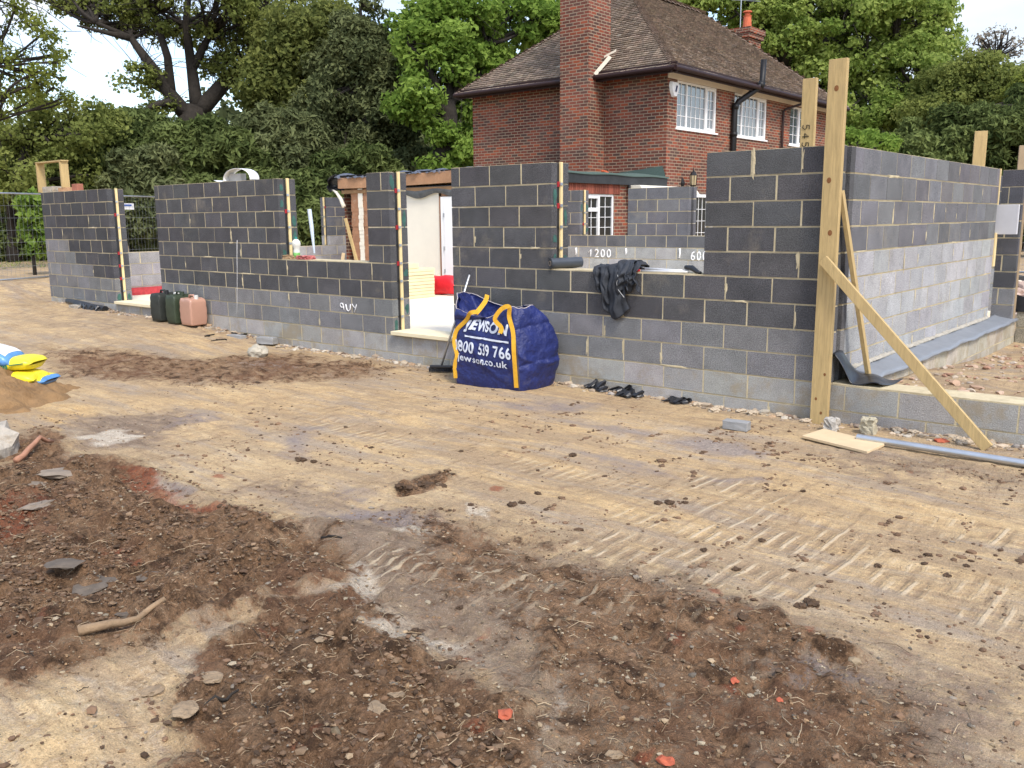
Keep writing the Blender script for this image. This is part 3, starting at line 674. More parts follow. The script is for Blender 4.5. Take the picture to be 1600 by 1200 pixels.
lm = MB(); lm.tube([(HX + .01, 20.3, 2.5), (HX + .03, 20.3, 2.6), (HX + .01, 20.3, 2.72)], [.03, .06, .03], 8); lm.tube([(HX + .03, 20.3, 2.52), (HX + .15, 20.38, 2.46), (lc[0], lc[1], 2.50)], .014, 6)
lm.tube([(lc[0], lc[1], 2.44), (lc[0], lc[1], 2.50), (lc[0], lc[1], 2.55)], [.01, .05, .085], 8); lm.tube([(lc[0], lc[1], 2.79), (lc[0], lc[1], 2.86), (lc[0], lc[1], 2.90), (lc[0], lc[1], 2.98)], [.10, .06, .02, .006], 8)
for k in range(8): a = 2 * math.pi * k / 8; lm.tube([(lc[0] + .078 * math.cos(a), lc[1] + .078 * math.sin(a), 2.55), (lc[0] + .098 * math.cos(a), lc[1] + .098 * math.sin(a), 2.79)], .006, 4)
lm.build('bracket', M_blackpaint, ln)
lm = MB(); lm.tube([(lc[0], lc[1], 2.55), (lc[0], lc[1], 2.79)], [.074, .092], 8); lm.build('lantern_glass', mat('amber_glass', (.42, .34, .2), rough=.15, spec=.8), ln)

# ================================================================== OLD FLAT ROOFED EXTENSION
XL, XR, Y0 = -15.75, -11.5, 12.9
ext = empty('flat_roof_extension', (-13.5, 15, 0), 'old flat roofed rear extension with brick side, cream front wall and exposed timber edge', 'extension')
FEx = lambda s, t, z: (XR + t, s, z)
mb = MB(); wx = (16.08, 17.22, 1.05, 2.28); wallgrid(mb, FEx, Y0, HY - .01, -.2, 2.56, [wx], su=1.1)
mb.build('wall', M_brick, ext)
mb = MB(); wallgrid(mb, lambda s, t, z: (XL - t, s, z), Y0 + .02, HY - .01, -.2, 2.56, [], su=.4); mb.build('wall', M_brick, ext)
sm = MB()     # soldier course over the window: bricks on end
x = 15.5
while x < 17.4: sm.box(XR + .001, XR + .012, x, x + .065, 2.285, 2.50, jc((.24, .072, .045), .3)); x += .075
sm.build('soldier_course', mat('soldier_brick', attr=True, rough=.9, var=.15, vs=30), ext)
window(ext, FEx, *wx, [(.52, 2, True), (.5, 2, False)], 5, trans=(0,))
m = MB(); wallgrid(m, lambda s, t, z: (s, Y0 - t, z), -14.62, XR, .3, 2.45, []); m.quad((-14.62, Y0, .3), (-14.62, Y0 + .25, .3), (-14.62, Y0 + .25, 2.45), (-14.62, Y0, 2.45)); m.build('plaster_wall', M_plaster, ext)
# torn end of the old cavity wall
def torn(x0, x1, y, m, nm, amp=.02):
    mb = MB(); n = 26
    for k in range(n):
        z0 = .33 + (2.1) * k / n; z1 = .33 + 2.1 * (k + 1) / n
        mb.box(x0 + random.uniform(-amp, amp), x1 + random.uniform(-amp, amp), y + random.uniform(-.01, .01), y + .2, z0, z1 - .001)
    mb.build(nm, m, ext)
torn(-15.42, -15.02, 12.84, M_rustwood, 'broken_wall_end', .012); torn(-15.17, -15.03, 12.825, M_plaster, 'broken_plaster', .008); torn(-15.01, -14.86, 12.83, M_rustwood, 'broken_wall_end', .015)
torn(-14.855, -14.63, 12.85, M_plaster, 'broken_plaster', .01)
# door of white panels
dm = MB(); FD = lambda s, t, z: (s, Y0 - .004 - t, z)
dx0 = PY(693, 400, Y0)[0]; fbox(dm, FD, dx0, dx0 + .95, 0, .05, .34, 2.2); do = dm.build('door', M_white, ext, bevel=.004)
dm = MB(); fbox(dm, FD, dx0 + .10, dx0 + .85, .05, .062, .42, 2.10); dm.build('door_panel', M_white, do, bevel=.01)
for z in (.7, 1.15, 1.8): dm = MB(); fbox(dm, FD, dx0 + .085, dx0 + .12, .05, .075, z, z + .08); dm.build('hinge', M_steel, do)
dm = MB(); fbox(dm, FD, dx0 - .07, dx0 - .005, -.0, .02, .34, 2.3); fbox(dm, FD, dx0 - .07, dx0 + 1.0, -.0, .02, 2.21, 2.30); dm.build('door_lining', M_rustwood, ext)
# exposed timber edge, joists, hanging felt and the roof covering
def sagz(x): return .02 * math.sin((x + 13) * .9)
m = MB(); n = 14
for k in range(n):
    a = XL + (XR - XL) * k / n; b = XL + (XR - XL) * (k + 1) / n
    m.hexa([(a, Y0 - .14, 2.455 + sagz(a)), (b, Y0 - .14, 2.455 + sagz(b)), (b, Y0 - .10, 2.455 + sagz(b)), (a, Y0 - .10, 2.455 + sagz(a)), (a, Y0 - .14, 2.68 + sagz(a)), (b, Y0 - .14, 2.68 + sagz(b)), (b, Y0 - .10, 2.68 + sagz(b)), (a, Y0 - .10, 2.68 + sagz(a))])
m.build('fascia_timber', mat('reddish_timber', (.36, .20, .11), rough=.8, var=.25, vs=3, stains=((.5, .40, .28), 6, .6, .5)), ext)
m = MB(); m.box(XL + .05, XR, Y0 - .09, Y0 - .03, 2.33, 2.40); m.box(XL + .05, XR, Y0 + .0, Y0 + .1, 2.40, 2.46); m.build('wall_plate', mat('old_timber', (.27, .16, .08), var=.25), ext)
fmn = lambda u, v: (-14.7 + 3.0 * u, Y0 - .045 - .05 * math.sin(v * 3.1), 2.42 - (.14 + .10 * math.sin(u * 9 + .6) ** 2 * (1 if u < .8 else .4)) * v)
m = MB(); m.grid(fmn, 40, 6); m.build('torn_felt', mat('torn_felt', (.10, .105, .11), rough=.85, var=.3, vs=9, bump=.02, bs=14), ext, smooth=True)
m = MB(); m.box(XL + .02, XR + .03, Y0 - .09, HY - .01, 2.60, 2.72); m.build('roof', M_dark, ext)
m = MB(); m.box(XR + .035, XR + .075, 13.0, 19.4, 2.50, 2.73); m.build('side_fascia', mat('black_fascia', (.030, .032, .034), rough=.5, var=.4, vs=3), ext)
gf = lambda u, v: (XR + .10 - .55 * v if v > .15 else XR + .10, 13.0 + 6.45 * u, 2.735 + .01 * math.sin(u * 23) + (.015 if v > .15 else -.04 + .35 * v) + (.14 * max(0, u - .3) * max(0, v - .3)))
m = MB(); m.grid(gf, 60, 8); m.build('roof_felt', M_greenfelt, ext, smooth=True)
m = MB(); m.quad((XR + .0, 19.45, 2.74), (-13.4, 19.45, 2.74), (-13.4, 19.47, 2.84), (XR - .1, 19.47, 3.0)); m.build('upstand_felt', M_greenfelt, ext)
m = MB(); ar = [(-13.35 + .22 * math.cos(t), 19.42, 2.80 + .14 * math.sin(t)) for t in [math.pi * k / 10 for k in range(11)]]; m.tube(ar, .035, 6); m.build('flue_cowl', M_terracotta, ext)
# black sheeting rumpled over the front edge
def sh(u, v):
    x = XL - .06 + (XR - XL + .0) * u; w_ = math.sin(x * 9 + 3 * math.sin(x * 2.3)) * math.sin(x * 3.7)
    return (x + .03 * math.sin(v * 6 + x * 5), Y0 - .17 + .75 * v - .04 * w_ * (1 - v), 2.672 + sagz(x) + .065 * math.sin(v * 3.0) ** .7 * (1 + .5 * w_) + .014 * w_ + .012 * math.sin(x * 31 + 5 * math.sin(x * 3)) + .01 * math.sin(x * 57 + v * 9))
m = MB(); m.grid(sh, 150, 8); m.build('plastic_sheet', mat('roof_sheet', (.09, .10, .125), rough=.35, var=.4, vs=6, spec=.5), ext, smooth=True, solid=.004)
def sh2(u, v): 
    a = 2.2 * v
    return (XL - .02 - .30 * math.sin(a) - .05 * math.sin(u * 9), Y0 - .18 + .6 * u + .03 * math.sin(v * 12), 2.72 - .20 * (1 - math.cos(a)) + .03 * math.sin(u * 14 + v * 9))
m = MB(); m.grid(sh2, 14, 16); m.build('plastic_sheet', M_dpc, ext, smooth=True, solid=.004)
m = MB(); m.tube([(-15.98, 12.8, 2.42), (-15.85, 12.8, 2.36), (-15.72, 12.8, 2.22), (-15.62, 12.8, 2.05)], [.015, .035, .04, .05], 6); m.build('guttering_end', M_plaster, ext, smooth=True)
# white canopy over the garden door
cn = MB(); cn.hexa([(XR + .02, 17.75, 2.30), (XR + .5, 17.75, 2.30), (XR + .5, 20.3, 2.30), (XR + .02, 20.3, 2.30), (XR + .02, 17.75, 2.49), (XR + .35, 17.75, 2.49), (XR + .35, 20.3, 2.49), (XR + .02, 20.3, 2.49)])
cn.build('box_gutter', mat('cream_plastic', (.72, .68, .56), rough=.5, var=.06), ext, bevel=.01)
cn = MB(); cn.tube([(XR + .1, 17.68, 2.5), (XR + .14, 17.66, 2.3), (XR + .08, 17.75, 2.15), (XR + .07, 17.8, 0)], .033, 10); cn.build('downpipe', M_blackpaint, ext, smooth=True)
# things inside the doorway
m = MB(); 
for k in range(9):
    z = .335 + .06 * k; m.box(-13.1 + random.uniform(-.01, .01), -11.93 + random.uniform(-.012, .006), 10.7 + random.uniform(-.01, .01), 11.86 + random.uniform(-.01, .01), z, z + .055)
m.box(-13.1, -11.97, 11.2 - .4, 11.50, .876, .965)
m.build('insulation_stack', mat('insulation_board', (.72, .62, .38), rough=.8, var=.1, vs=4), bevel=.004, label='stack of yellowish insulation boards inside the doorway', cat='insulation')
# ================================================================== SMALL THINGS
def sack(name, c, dim, rz, m, label, tilt=0, cat='sack', flat=1.0, second=None, roll=0, n=24):
    root = None
    mb = MB(); L_, W_, H_ = dim
    def f(u, v):
        th = 2 * math.pi * v; t = 2 * u - 1
        e = (1 - abs(t) ** 9) ** .5 if abs(t) < 1 else 0
        ce, se = math.cos(th), math.sin(th)
        y = W_ / 2 * math.copysign(abs(ce) ** .7, ce) * (.88 + .12 * e); z = H_ / 2 * math.copysign(abs(se) ** .8, se) * (.12 + .88 * e)
        wr = .012 * math.sin(9 * t + 5 * ce) + .008 * math.sin(21 * t * (1 + .3 * se) + 3)
        return (L_ / 2 * t + .012 * math.sin(th * 3), y * (1 + wr), z * (1 + wr) + .012 * math.sin(t * 4))
    mb.grid(f, n, n)
    o = mb.build(name, m, None, smooth=True)
    o.location = c; o.rotation_euler = (roll, tilt, rz); return tag(o, label, cat)
rs = sack('red_bag', (-12.12, 12.28, .52), (.75, .32, .36), .05, M_redsack, 'crumpled red plastic bag on the floor in front of the white door', cat='bag')
# jerry cans
def can(name, loc, w_, d, h, rz, m, label, neck=True, capm=None):
    bmx = bmesh.new(); bmesh.ops.create_cube(bmx, size=1); bmesh.ops.subdivide_edges(bmx, edges=bmx.edges[:], cuts=6, use_grid_fill=True)
    for v in bmx.verts:
        x, y, z = v.co
        k = 1 - .05 * (abs(z) * 2) ** 6; bul = 1 + .05 * math.cos(z * 3)
        rib = .012 * math.sin(z * 22) if abs(x) > .3 or abs(y) > .3 else 0
        v.co = Vector((x * w_ * k * bul + rib * x, y * d * k * bul, (z + .5) * h))
        v.co.z += .012 * math.sin(x * 9) if z > .4 else 0
    me = bpy.data.meshes.new('can'); bmx.to_mesh(me); bmx.free(); me.materials.append(m); me.polygons.foreach_set('use_smooth', [True] * len(me.polygons))
    root = empty(name, loc, label, 'jerry can', 'jerry cans standing in a row'); root.rotation_euler = (0, 0, 0)
    o = bpy.data.objects.new('body', me); col.objects.link(o); o.parent = root
    b = o.modifiers.new('bevel', 'BEVEL'); b.width = .025; b.segments = 3; b.angle_limit = R(40)
    hm = MB(); hm.tube([(-w_ * .32, 0, h * .97), (-w_ * .25, 0, h + .045), (w_ * .12, 0, h + .045), (w_ * .2, 0, h * .97)], .017, 8)
    x = hm.build('handle', m, None, smooth=True); x.parent = root
    hm = MB(); hm.tube([(w_ * .34, 0, h * .97), (w_ * .34, 0, h + .05)], .032, 12); x = hm.build('cap', capm or m, None); x.parent = root
    root.rotation_euler = (0, 0, rz); return root
M_canG = mat('green_can', (.034, .048, .028), rough=.5, var=.3, vs=6, spec=.4); M_canK = mat('dark_can', (.030, .034, .030), rough=.5, var=.4, vs=6)
M_canW = mat('white_can', (.62, .62, .58), rough=.5, var=.06); M_canP = mat('pink_can', (.44, .25, .18), rough=.35, var=.12, vs=2, spec=.5)
can('jerry_can', (-13.60, 7.36, .19), .23, .36, .44, .15, M_canK, 'dark scuffed jerry can, leftmost of the row beside the far doorway', capm=M_dpc)
can('jerry_can', (-13.38, 7.45, .19), .14, .30, .40, .1, M_canW, 'thin white can squeezed between the dark and the green jerry cans')
can('jerry_can', (-13.15, 7.38, .175), .24, .36, .45, .05, M_canG, 'dark green jerry can standing next to the pink one')
can('jerry_can', (-12.80, 7.40, .165), .31, .28, .42, .02, M_canP, 'pinkish translucent can with a white top, rightmost of the row', capm=M_canW)
# broom
br = empty('broom', (-7.28, 7.35, 0), 'broom with grey handle and black head leaning on the wall behind the blue bag', 'broom')
m = MB(); m.tube([(-7.29, 7.33, .08), (-7.02, 7.55, 1.13)], .013, 10); m.build('handle', M_steel, br, smooth=True)
m = MB(); m.bar((-7.40, 7.25, .065), (-7.17, 7.39, .06), .06, .03); m.build('head', M_dpc, br, bevel=.008)
m = MB()
for _ in range(420):
    t = random.random(); x = -7.40 + .23 * t; y = 7.25 + .14 * t + random.uniform(-.028, .028); m.tube([(x, y, .055), (x + random.uniform(-.02, .02), y + random.uniform(-.02, .02) - .01, .005)], .0018, 3, caps=False)
m.build('bristles', M_dpc, br)
# black membrane roll on the sill
rl = empty('membrane_roll', (-5.75, 7.72, 1.29), 'roll of dark grey membrane lying on the window sill beside the jacket', 'roll')
m = MB(); ax0, ax1 = Vector((-5.88, 7.59, 1.287)), Vector((-5.72, 7.93, 1.290)); dn = (ax1 - ax0).normalized(); sx = dn.cross(Vector((0, 0, 1))).normalized()
n = 40
for k in range(n):
    a0, a1 = 2 * math.pi * k / n, 2 * math.pi * (k + 1) / n; f = lambda c, a, r: c + (sx * math.cos(a) + Vector((0, 0, 1)) * math.sin(a)) * r
    R0 = .058
    m.quad(f(ax0, a0, R0), f(ax0, a1, R0), f(ax1, a1, R0), f(ax1, a0, R0))
    for c in (ax0, ax1): m.quad(f(c, a0, R0), f(c, a1, R0), f(c, a1, .026), f(c, a0, .026))
for q in range(3):
    rr = .056 - q * .010; m.tube([f(ax0 - dn * .003, 2 * math.pi * k / 30, rr) for k in range(31)], .0016, 4)
m.build('sheet_roll', mat('dark_membrane', (.05, .058, .07), rough=.3, var=.15, vs=4, spec=.5), rl, smooth=True)
m = MB(); m.tube([ax0 - dn * .004, ax1 + dn * .004], .027, 20, caps=False)
for k in range(20):
    a0, a1 = 2 * math.pi * k / 20, 2 * math.pi * (k + 1) / 20
    m.quad(f(ax0 - dn * .004, a0, .027), f(ax0 - dn * .004, a1, .027), f(ax0 - dn * .004, a1, .021), f(ax0 - dn * .004, a0, .021))
m.build('core', mat('card_core', (.38, .30, .22)), rl)
# jacket thrown over the sill
jk = empty('jacket', (-5.08, 7.6, 1.23), 'dark navy work jacket hanging in folds over the window sill', 'jacket')
def jf(x0, x1, top, bot, front, seed, sl=0):
    def f(u, v):
        x = x0 + (x1 - x0) * u; fold = .022 * math.sin(u * 9 + seed) + .014 * math.sin(u * 21 + seed * 2 + v * 3) + .008 * math.sin(v * 17 + u * 6 + seed)
        if v < .3:
            t = v / .3; return (x + .02 * math.sin(v * 30 + seed), 7.82 - .24 * t + fold * .3, 1.232 + (top - 1.23) * math.sin(t * math.pi * .9) ** .6 * (.6 + .4 * math.sin(u * 7 + seed) ** 2) + .01)
        t = (v - .3) / .7; b = bot + .06 * math.sin(u * 5 + seed) ; pinch = 1 - .22 * t * (1 - t)
        xc = (x0 + x1) / 2; return (xc + (x - xc) * pinch + sl * t + .01 * math.sin(t * 14), 7.585 - front - fold - .02 * math.sin(t * 3.1), 1.235 + (b - 1.235) * t)
    return f
for x0, x1, top, bot, fr_, sd_, sl_ in ((-5.30, -5.12, 1.28, .95, .012, 1.0, .06), (-5.20, -4.92, 1.29, .80, .030, 2.4, .05), (-5.02, -4.83, 1.33, 1.02, .05, 4.1, -.02), (-4.93, -4.78, 1.32, 1.06, .02, 5.5, .07)):
    m = MB(); m.grid(jf(x0, x1, top, bot, fr_, sd_, sl_), 22, 34); m.build('cloth_panel', M_fabric_dark, jk, smooth=True, solid=.008)
m = MB(); m.tube([(-4.96 + .008 * math.sin(k), 7.50, 1.20 - k * .018) for k in range(9)] + [(-4.93 + .02 * k, 7.49, 1.04 - .02 * k) for k in range(4)], .003, 5); m.build('reflective_piping', mat('piping', (.45, .45, .44)), jk)
chunk('brick', (-5.02, 7.80, 1.228), (.2, .1, .065), mat('red_brick_2', (.36, .12, .08), var=.2), 'red brick holding the dark jacket down on the sill', 'brick', rz=.2, jitter=.02)
# tools on the sill
tl = empty('long_handled_cutters', (-4.5, 7.7, 1.23), 'long silver tool with red grip and black end lying along the window sill', 'tool')
m = MB(); m.tube([(-4.74, 7.66, 1.262), (-4.28, 7.70, 1.248)], .011, 10); m.tube([(-4.76, 7.62, 1.24), (-4.26, 7.66, 1.242)], .012, 10); m.build('shaft', mat('bright_metal', (.66, .66, .66), rough=.3, metal=.3), tl, smooth=True)
m = MB(); m.tube([(-4.93, 7.62, 1.243), (-4.88, 7.61, 1.252), (-4.82, 7.62, 1.25), (-4.78, 7.63, 1.243)], [.01, .022, .02, .01], 10); m.build('grip', M_redsack, tl, smooth=True)
m = MB(); m.tube([(-4.86, 7.67, 1.262), (-4.80, 7.67, 1.268), (-4.74, 7.665, 1.262)], [.012, .02, .013], 10); m.build('black_grip', M_dpc, tl, smooth=True)
m = MB(); m.tube([(-4.30, 7.68, 1.285), (-4.22, 7.67, 1.28), (-4.15, 7.65, 1.245), (-4.11, 7.64, 1.238)], [.02, .028, .022, .014], 8); m.build('black_end', M_dpc, tl, smooth=True)
# bottle and litter on the left sill
bt = empty('plastic_bottle', (-10.50, 7.72, 1.226), 'clear squeeze bottle with green liquid at the left end of the left window sill', 'bottle')
def lathe(c, prof, n=18):
    mb = MB(); mb.tube([(c[0], c[1], c[2] + z) for r, z in prof], [r for r, z in prof], n); return mb
lathe((-10.50, 7.72, 1.226), [(.035, 0), (.045, .01), (.047, .06), (.045, .12), (.040, .15), (.055, .18), (.062, .215), (.055, .25), (.03, .275), (.02, .28)]).build('bottle_body', mat('cloudy_plastic', (.62, .64, .58), rough=.3, var=.05), bt, smooth=True)
lathe((-10.50, 7.72, 1.228), [(.048, .002), (.0485, .06), (.047, .09)]).build('green_liquid', mat('green_liquid', (.16, .38, .10), rough=.3, var=.3, vs=20), bt, smooth=True)
lathe((-10.50, 7.72, 1.506), [(.017, 0), (.017, .03)]).build('cap', mat('teal_cap', (.03, .25, .22)), bt)
chunk('soil_clod', (-10.62, 7.7, 1.228), (.26, .16, .05), mat('wet_mortar_lump', (.30, .20, .11), var=.4), 'lump of brown mortar spilt at the left end of the left sill', 'lump', jitter=.25, cuts=3)
chunk('rag', (-10.26, 7.69, 1.228), (.24, .16, .045), mat('red_rag', (.42, .13, .12), var=.5, vs=18), 'crumpled red and cream rag on the left window sill', 'rag', jitter=.3, cuts=4)
m = MB(); m.tube([(-10.44, 7.98, 1.30), (-10.46, 7.97, 1.66), (-10.48, 7.96, 1.92)], [.012, .028, .03], 8); m.build('spirit_level', mat('pale_blue', (.55, .63, .70), rough=.4), label='pale blue straight edge leaning inside the left window gap', cat='straight edge')
m = MB(); m.bar((-14.98, 12.3, 1.8), (-14.60, 12.4, .36), .05, .05); m.build('batten', M_timber, label='thin batten leaning against the broken cream wall end', cat='batten')
m = MB(); m.bar((-12.05, 9.6, .34), (-11.9, 9.7, 1.22), .03, .05); m.build('batten', M_ply, label='short pale stick standing up behind the left sill', cat='batten')
# long black thing at the foot of the left pier
m = MB(); m.tube([(-17.35, 7.45, .30), (-16.9, 7.42, .28), (-16.3, 7.42, .25), (-15.85, 7.45, .22)], [.05, .07, .06, .07], 9)
for k in range(8):
    x = -16.6 + .1 * k; m.tube([(x, 7.42, .24), (x + random.uniform(-.1, .1), 7.3, .19), (x + random.uniform(-.1, .1), 7.38, .28)], .03, 5)
m.build('plastic_bundle', M_dpc, label='bundle of black plastic lying along the foot of the far left pier', cat='plastic')
chunk('concrete_block', (-16.75, 7.32, .15), (.28, .12, .12), M_concrete, 'small grey block under the black bundle by the far left pier', 'block', jitter=.03)
# loose blocks, board, pole
cb = mat('loose_block', (.28, .28, .275), var=.2, bump=.004, bs=80)
chunk('concrete_block', (-3.29, 6.82, -.01), (.215, .10, .075), cb, 'single light grey block lying on the sand below the right wall', 'block', rz=.1, jitter=.025)
chunk('concrete_block', PY(370, 524, 7.38)[:2] + (.02,), (.30, .12, .08), cb, 'flat grey block, left one of two lying along the foot of the long wall', 'block', rz=.1, jitter=.03)
chunk('concrete_block', PY(417, 522, 7.42)[:2] + (.02,), (.30, .12, .10), cb, 'dark grey block, right one of two lying along the foot of the long wall', 'block', rz=.25, jitter=.03)
m = MB(); P = [G(1255, 678, .02), G(1380, 697, .02), G(1357, 706, .02)]; a, b, c = G(1253, 681, .03), G(1355, 706, .03), G(1382, 694, .03); d = G(1287, 670, .03)
m.hexa([(a[0], a[1], .012), (b[0], b[1], .012), (c[0], c[1], .012), (d[0], d[1], .012), (a[0], a[1], .034), (b[0], b[1], .034), (c[0], c[1], .034), (d[0], d[1], .034)])
m.build('plank', M_ply, bevel=.003, label='short flat board lying on the sand at the foot of the tall post', cat='board')
a, b = G(1340, 683, .045), G(1600, 724, .045); a = Vector(a); b = Vector(b)
def pipe(name, a, b, r, m, label):
    root = empty(name, a, label, 'pole'); d = (b - a).normalized()
    mb = MB(); mb.tube([a, b], r, 20, caps=False); mb.tube([a + d * .001, b], r * .86, 20, caps=False)
    mb.build('tube', m, root, smooth=True)
    mb = MB(); mb.tube([a - d * .002, a + d * .04], r * 1.03, 20, caps=False); mb.build('rim', m, root, smooth=True); return root
pipe('scaffold_pole', a, a + (b - a) * 1.9, .027, M_steel, 'grey metal scaffold pole lying on the ground to the right of the board')
M_slug = mat('concrete_core', (.42, .39, .34), var=.25, vs=14, bump=.01, bs=40)
px = G(1299, 671, 0); chunk('concrete_lump', (px[0], px[1], -.01), (.10, .10, .11), M_slug, 'round topped concrete lump standing just right of the foot of the tall post', 'lump', jitter=.12, cuts=3)
px = G(1354, 677, 0); chunk('concrete_lump', (px[0], px[1] + .03, -.01), (.11, .09, .13), mat('yellowish_mortar', (.40, .36, .26), var=.25, bump=.02, bs=25), 'knobbly yellowish mortar lump leaning on the low foundation wall', 'lump', jitter=.13, cuts=4)
# ================================================================== THE BUILDER'S BAG
def crom(P, t):      # closed catmull-rom
    n = len(P); i = int(math.floor(t)) % n; f = t - math.floor(t)
    p0, p1, p2, p3 = P[(i - 1) % n], P[i], P[(i + 1) % n], P[(i + 2) % n]
    k = .24 if P is not rim_ else .16
    a = k * (p2 - p0); b = k * (p3 - p1); f2, f3 = f * f, f ** 3
    return p1 * (2 * f3 - 3 * f2 + 1) + a * (f3 - 2 * f2 + f) + p2 * (-2 * f3 + 3 * f2) + b * (f3 - f2)
V = Vector
base_ = [V(p) for p in ((-6.63, 6.89, .0), (-6.18, 6.89, .0), (-5.77, 6.93, .0), (-5.71, 7.12, .0), (-5.75, 7.46, .0), (-6.15, 7.52, .0), (-6.66, 7.48, .0), (-6.66, 7.15, .0))]
mid_ = [V(p) for p in ((-6.66, 6.90, .42), (-6.18, 6.85, .42), (-5.75, 6.88, .42), (-5.66, 7.12, .42), (-5.66, 7.42, .50), (-6.2, 7.54, .45), (-6.78, 7.48, .45), (-6.72, 7.15, .45))]
rim_ = [V(p) for p in ((-6.70, 6.99, .80), (-6.22, 6.93, .735), (-5.87, 6.92, .87), (-5.80, 7.00, .855), (-5.79, 7.20, .875), (-6.35, 7.42, .80), (-6.93, 7.45, .93), (-6.86, 7.18, .95))]
def vn(x, y, z, s=0):    # cheap smooth pseudo noise
    return (math.sin(x * 1.7 + 2.1 * math.sin(y * 1.3 + s)) + math.sin(y * 2.3 + 1.7 * math.sin(z * 1.9 + s * 2)) + math.sin(z * 2.9 + 1.3 * math.sin(x * 2.2 + s))) / 3
def bagS(u, v):          # u in corner units 0..8, v 0..1
    a, b, c = crom(base_, u), crom(mid_, u), crom(rim_, u)
    p = a * ((1 - v) * (1 - 2 * v)) + b * (4 * v * (1 - v)) + c * (v * (2 * v - 1))
    cx, cy = -6.2, 7.2; d = V((p.x - cx, p.y - cy, 0)).normalized()
    w_ = .011 * vn(p.x * 6, p.y * 6, p.z * 9, 1) + .005 * vn(p.x * 14 + p.z * 9, p.y * 13, p.z * 12, 2.3)
    r1 = abs(math.sin((p.x * 5.5 + p.z * 7 + .8 * math.sin(p.z * 6)))) ; r2 = abs(math.sin(p.x * 9 - p.z * 8 + math.sin(p.x * 5)))
    w_ += .020 * (1 - r1) ** 5 - .016 * (1 - r2) ** 6
    k = 1.0 if not 0 < u < 2 else .6
    k *= min(1, v * 6)
    p = p + d * (w_ * k * 1.25); p.z += .006 * math.sin(u * 9) * v
    return p
M_bag = mat('woven_blue', (.015, .024, .118), rough=.5, var=.3, vs=7, bump=.035, bs=11, spec=.4, stains=((.12, .11, .12), 6, .60, .35))
M_bagtxt = mat('white_print', (.60, .64, .72), rough=.5, var=.12, vs=30)
M_strap = mat('yellow_webbing', (.66, .36, .03), rough=.75, var=.15, vs=18, bump=.002, bs=150)
bag = empty('builders_bag', (-6.2, 7.15, 0), 'big slumped dark blue woven bag with yellow straps and white print, against the block wall', 'bag')
m = MB(); m.grid(lambda a, b: bagS(a * 8, b), 176, 64); m.build('bag_body', M_bag, bag, smooth=True, solid=.006)
def inner(a, b):
    p = bagS(a * 8, 1 - .28 * b); c = V((-6.2, 7.2, .55)); q = p.lerp(c, .06 + .9 * b ** 1.6); q.z -= .10 * b + .03 * math.sin(a * 31 + b * 9) * b; return q
m = MB(); m.grid(inner, 96, 14); m.build('folded_lining', M_bag, bag, smooth=True)
# folded flap at the left front corner
def flap(a, b):
    p = bagS(.0 + 1.0 * a, 1.0); return p + V((.02 - .02 * b, -.04 * math.sin(b * 2.6) - .008, .02 * math.sin(b * 3) - .13 * b * (1 - a) ** 1.2))
m = MB(); m.grid(flap, 24, 8); m.build('corner_flap', M_bag, bag, smooth=True, solid=.005)
m = MB(); m.tube([bagS(a / 8, 1.0) + V((0, 0, .002)) for a in range(64)] + [bagS(0, 1)], .0055, 5, caps=False); m.build('rim_seam', mat('pale_seam', (.40, .36, .36)), bag, smooth=True)
def onbag(f, z, off=.011):      # f: 0..1 across the front, z: height
    u = 2 * f; lo, hi = 0., 1.
    for _ in range(18):
        mdd = (lo + hi) / 2
        if bagS(u, mdd).z < z: lo = mdd
        else: hi = mdd
    v = (lo + hi) / 2; p = bagS(u, v); a = bagS(u + .02, v) - p; b = bagS(u, min(1, v + .01)) - bagS(u, v - .01); n = a.cross(b).normalized()
    if n.y > 0: n = -n
    return p + n * off
def print_text(txt, f0, f1, z0, z1, slant, bold, rot=0.0):
    cu = bpy.data.curves.new('t', 'FONT'); cu.body = txt; cu.shear = slant; cu.offset = bold; cu.size = 1; cu.space_character = 1.07; cu.resolution_u = 4
    ob = bpy.data.objects.new('t', cu); col.objects.link(ob); dg = bpy.context.evaluated_depsgraph_get(); dg.update()
    me = bpy.data.meshes.new_from_object(ob.evaluated_get(dg)); bpy.data.objects.remove(ob)
    bmx = bmesh.new(); bmx.from_mesh(me); bmesh.ops.triangulate(bmx, faces=bmx.faces[:])
    for _ in range(3):
        es = [e for e in bmx.edges if e.calc_length() > .09]
        if es: bmesh.ops.subdivide_edges(bmx, edges=es, cuts=1); bmesh.ops.triangulate(bmx, faces=bmx.faces[:])
    xs = [v.co.x for v in bmx.verts]; ys = [v.co.y for v in bmx.verts]; x0, x1, y0, y1 = min(xs), max(xs), min(ys), max(ys)
    for v in bmx.verts:
        a = (v.co.x - x0) / (x1 - x0); b = (v.co.y - y0) / (y1 - y0); v.co = onbag(f0 + (f1 - f0) * a, z0 + (z1 - z0) * b + rot * a)
    bmx.to_mesh(me); bmx.free(); me.materials.clear(); me.materials.append(M_bagtxt)
    o = bpy.data.objects.new('printed_text', me); col.objects.link(o); o.parent = bag; o.matrix_parent_inverse = Matrix.Translation(-Vector(bag.location))
print_text('JEWSON', .20, .88, .575, .725, .35, .042, -.03)
print_text('0800 539 766', .05, .87, .365, .49, .0, .026, -.03)
print_text('jewson.co.uk', .12, .82, .25, .345, .0, .018, -.03)
m = MB()
for k in range(16): a = .22 + .64 * k / 16; b = .22 + .64 * (k + 1) / 16; m.quad(onbag(a, .525 - .03 * (a - .2)), onbag(b, .525 - .03 * (b - .2)), onbag(b, .545 - .03 * (b - .2)), onbag(a, .545 - .03 * (a - .2)))
m.build('printed_line', M_bagtxt, bag)
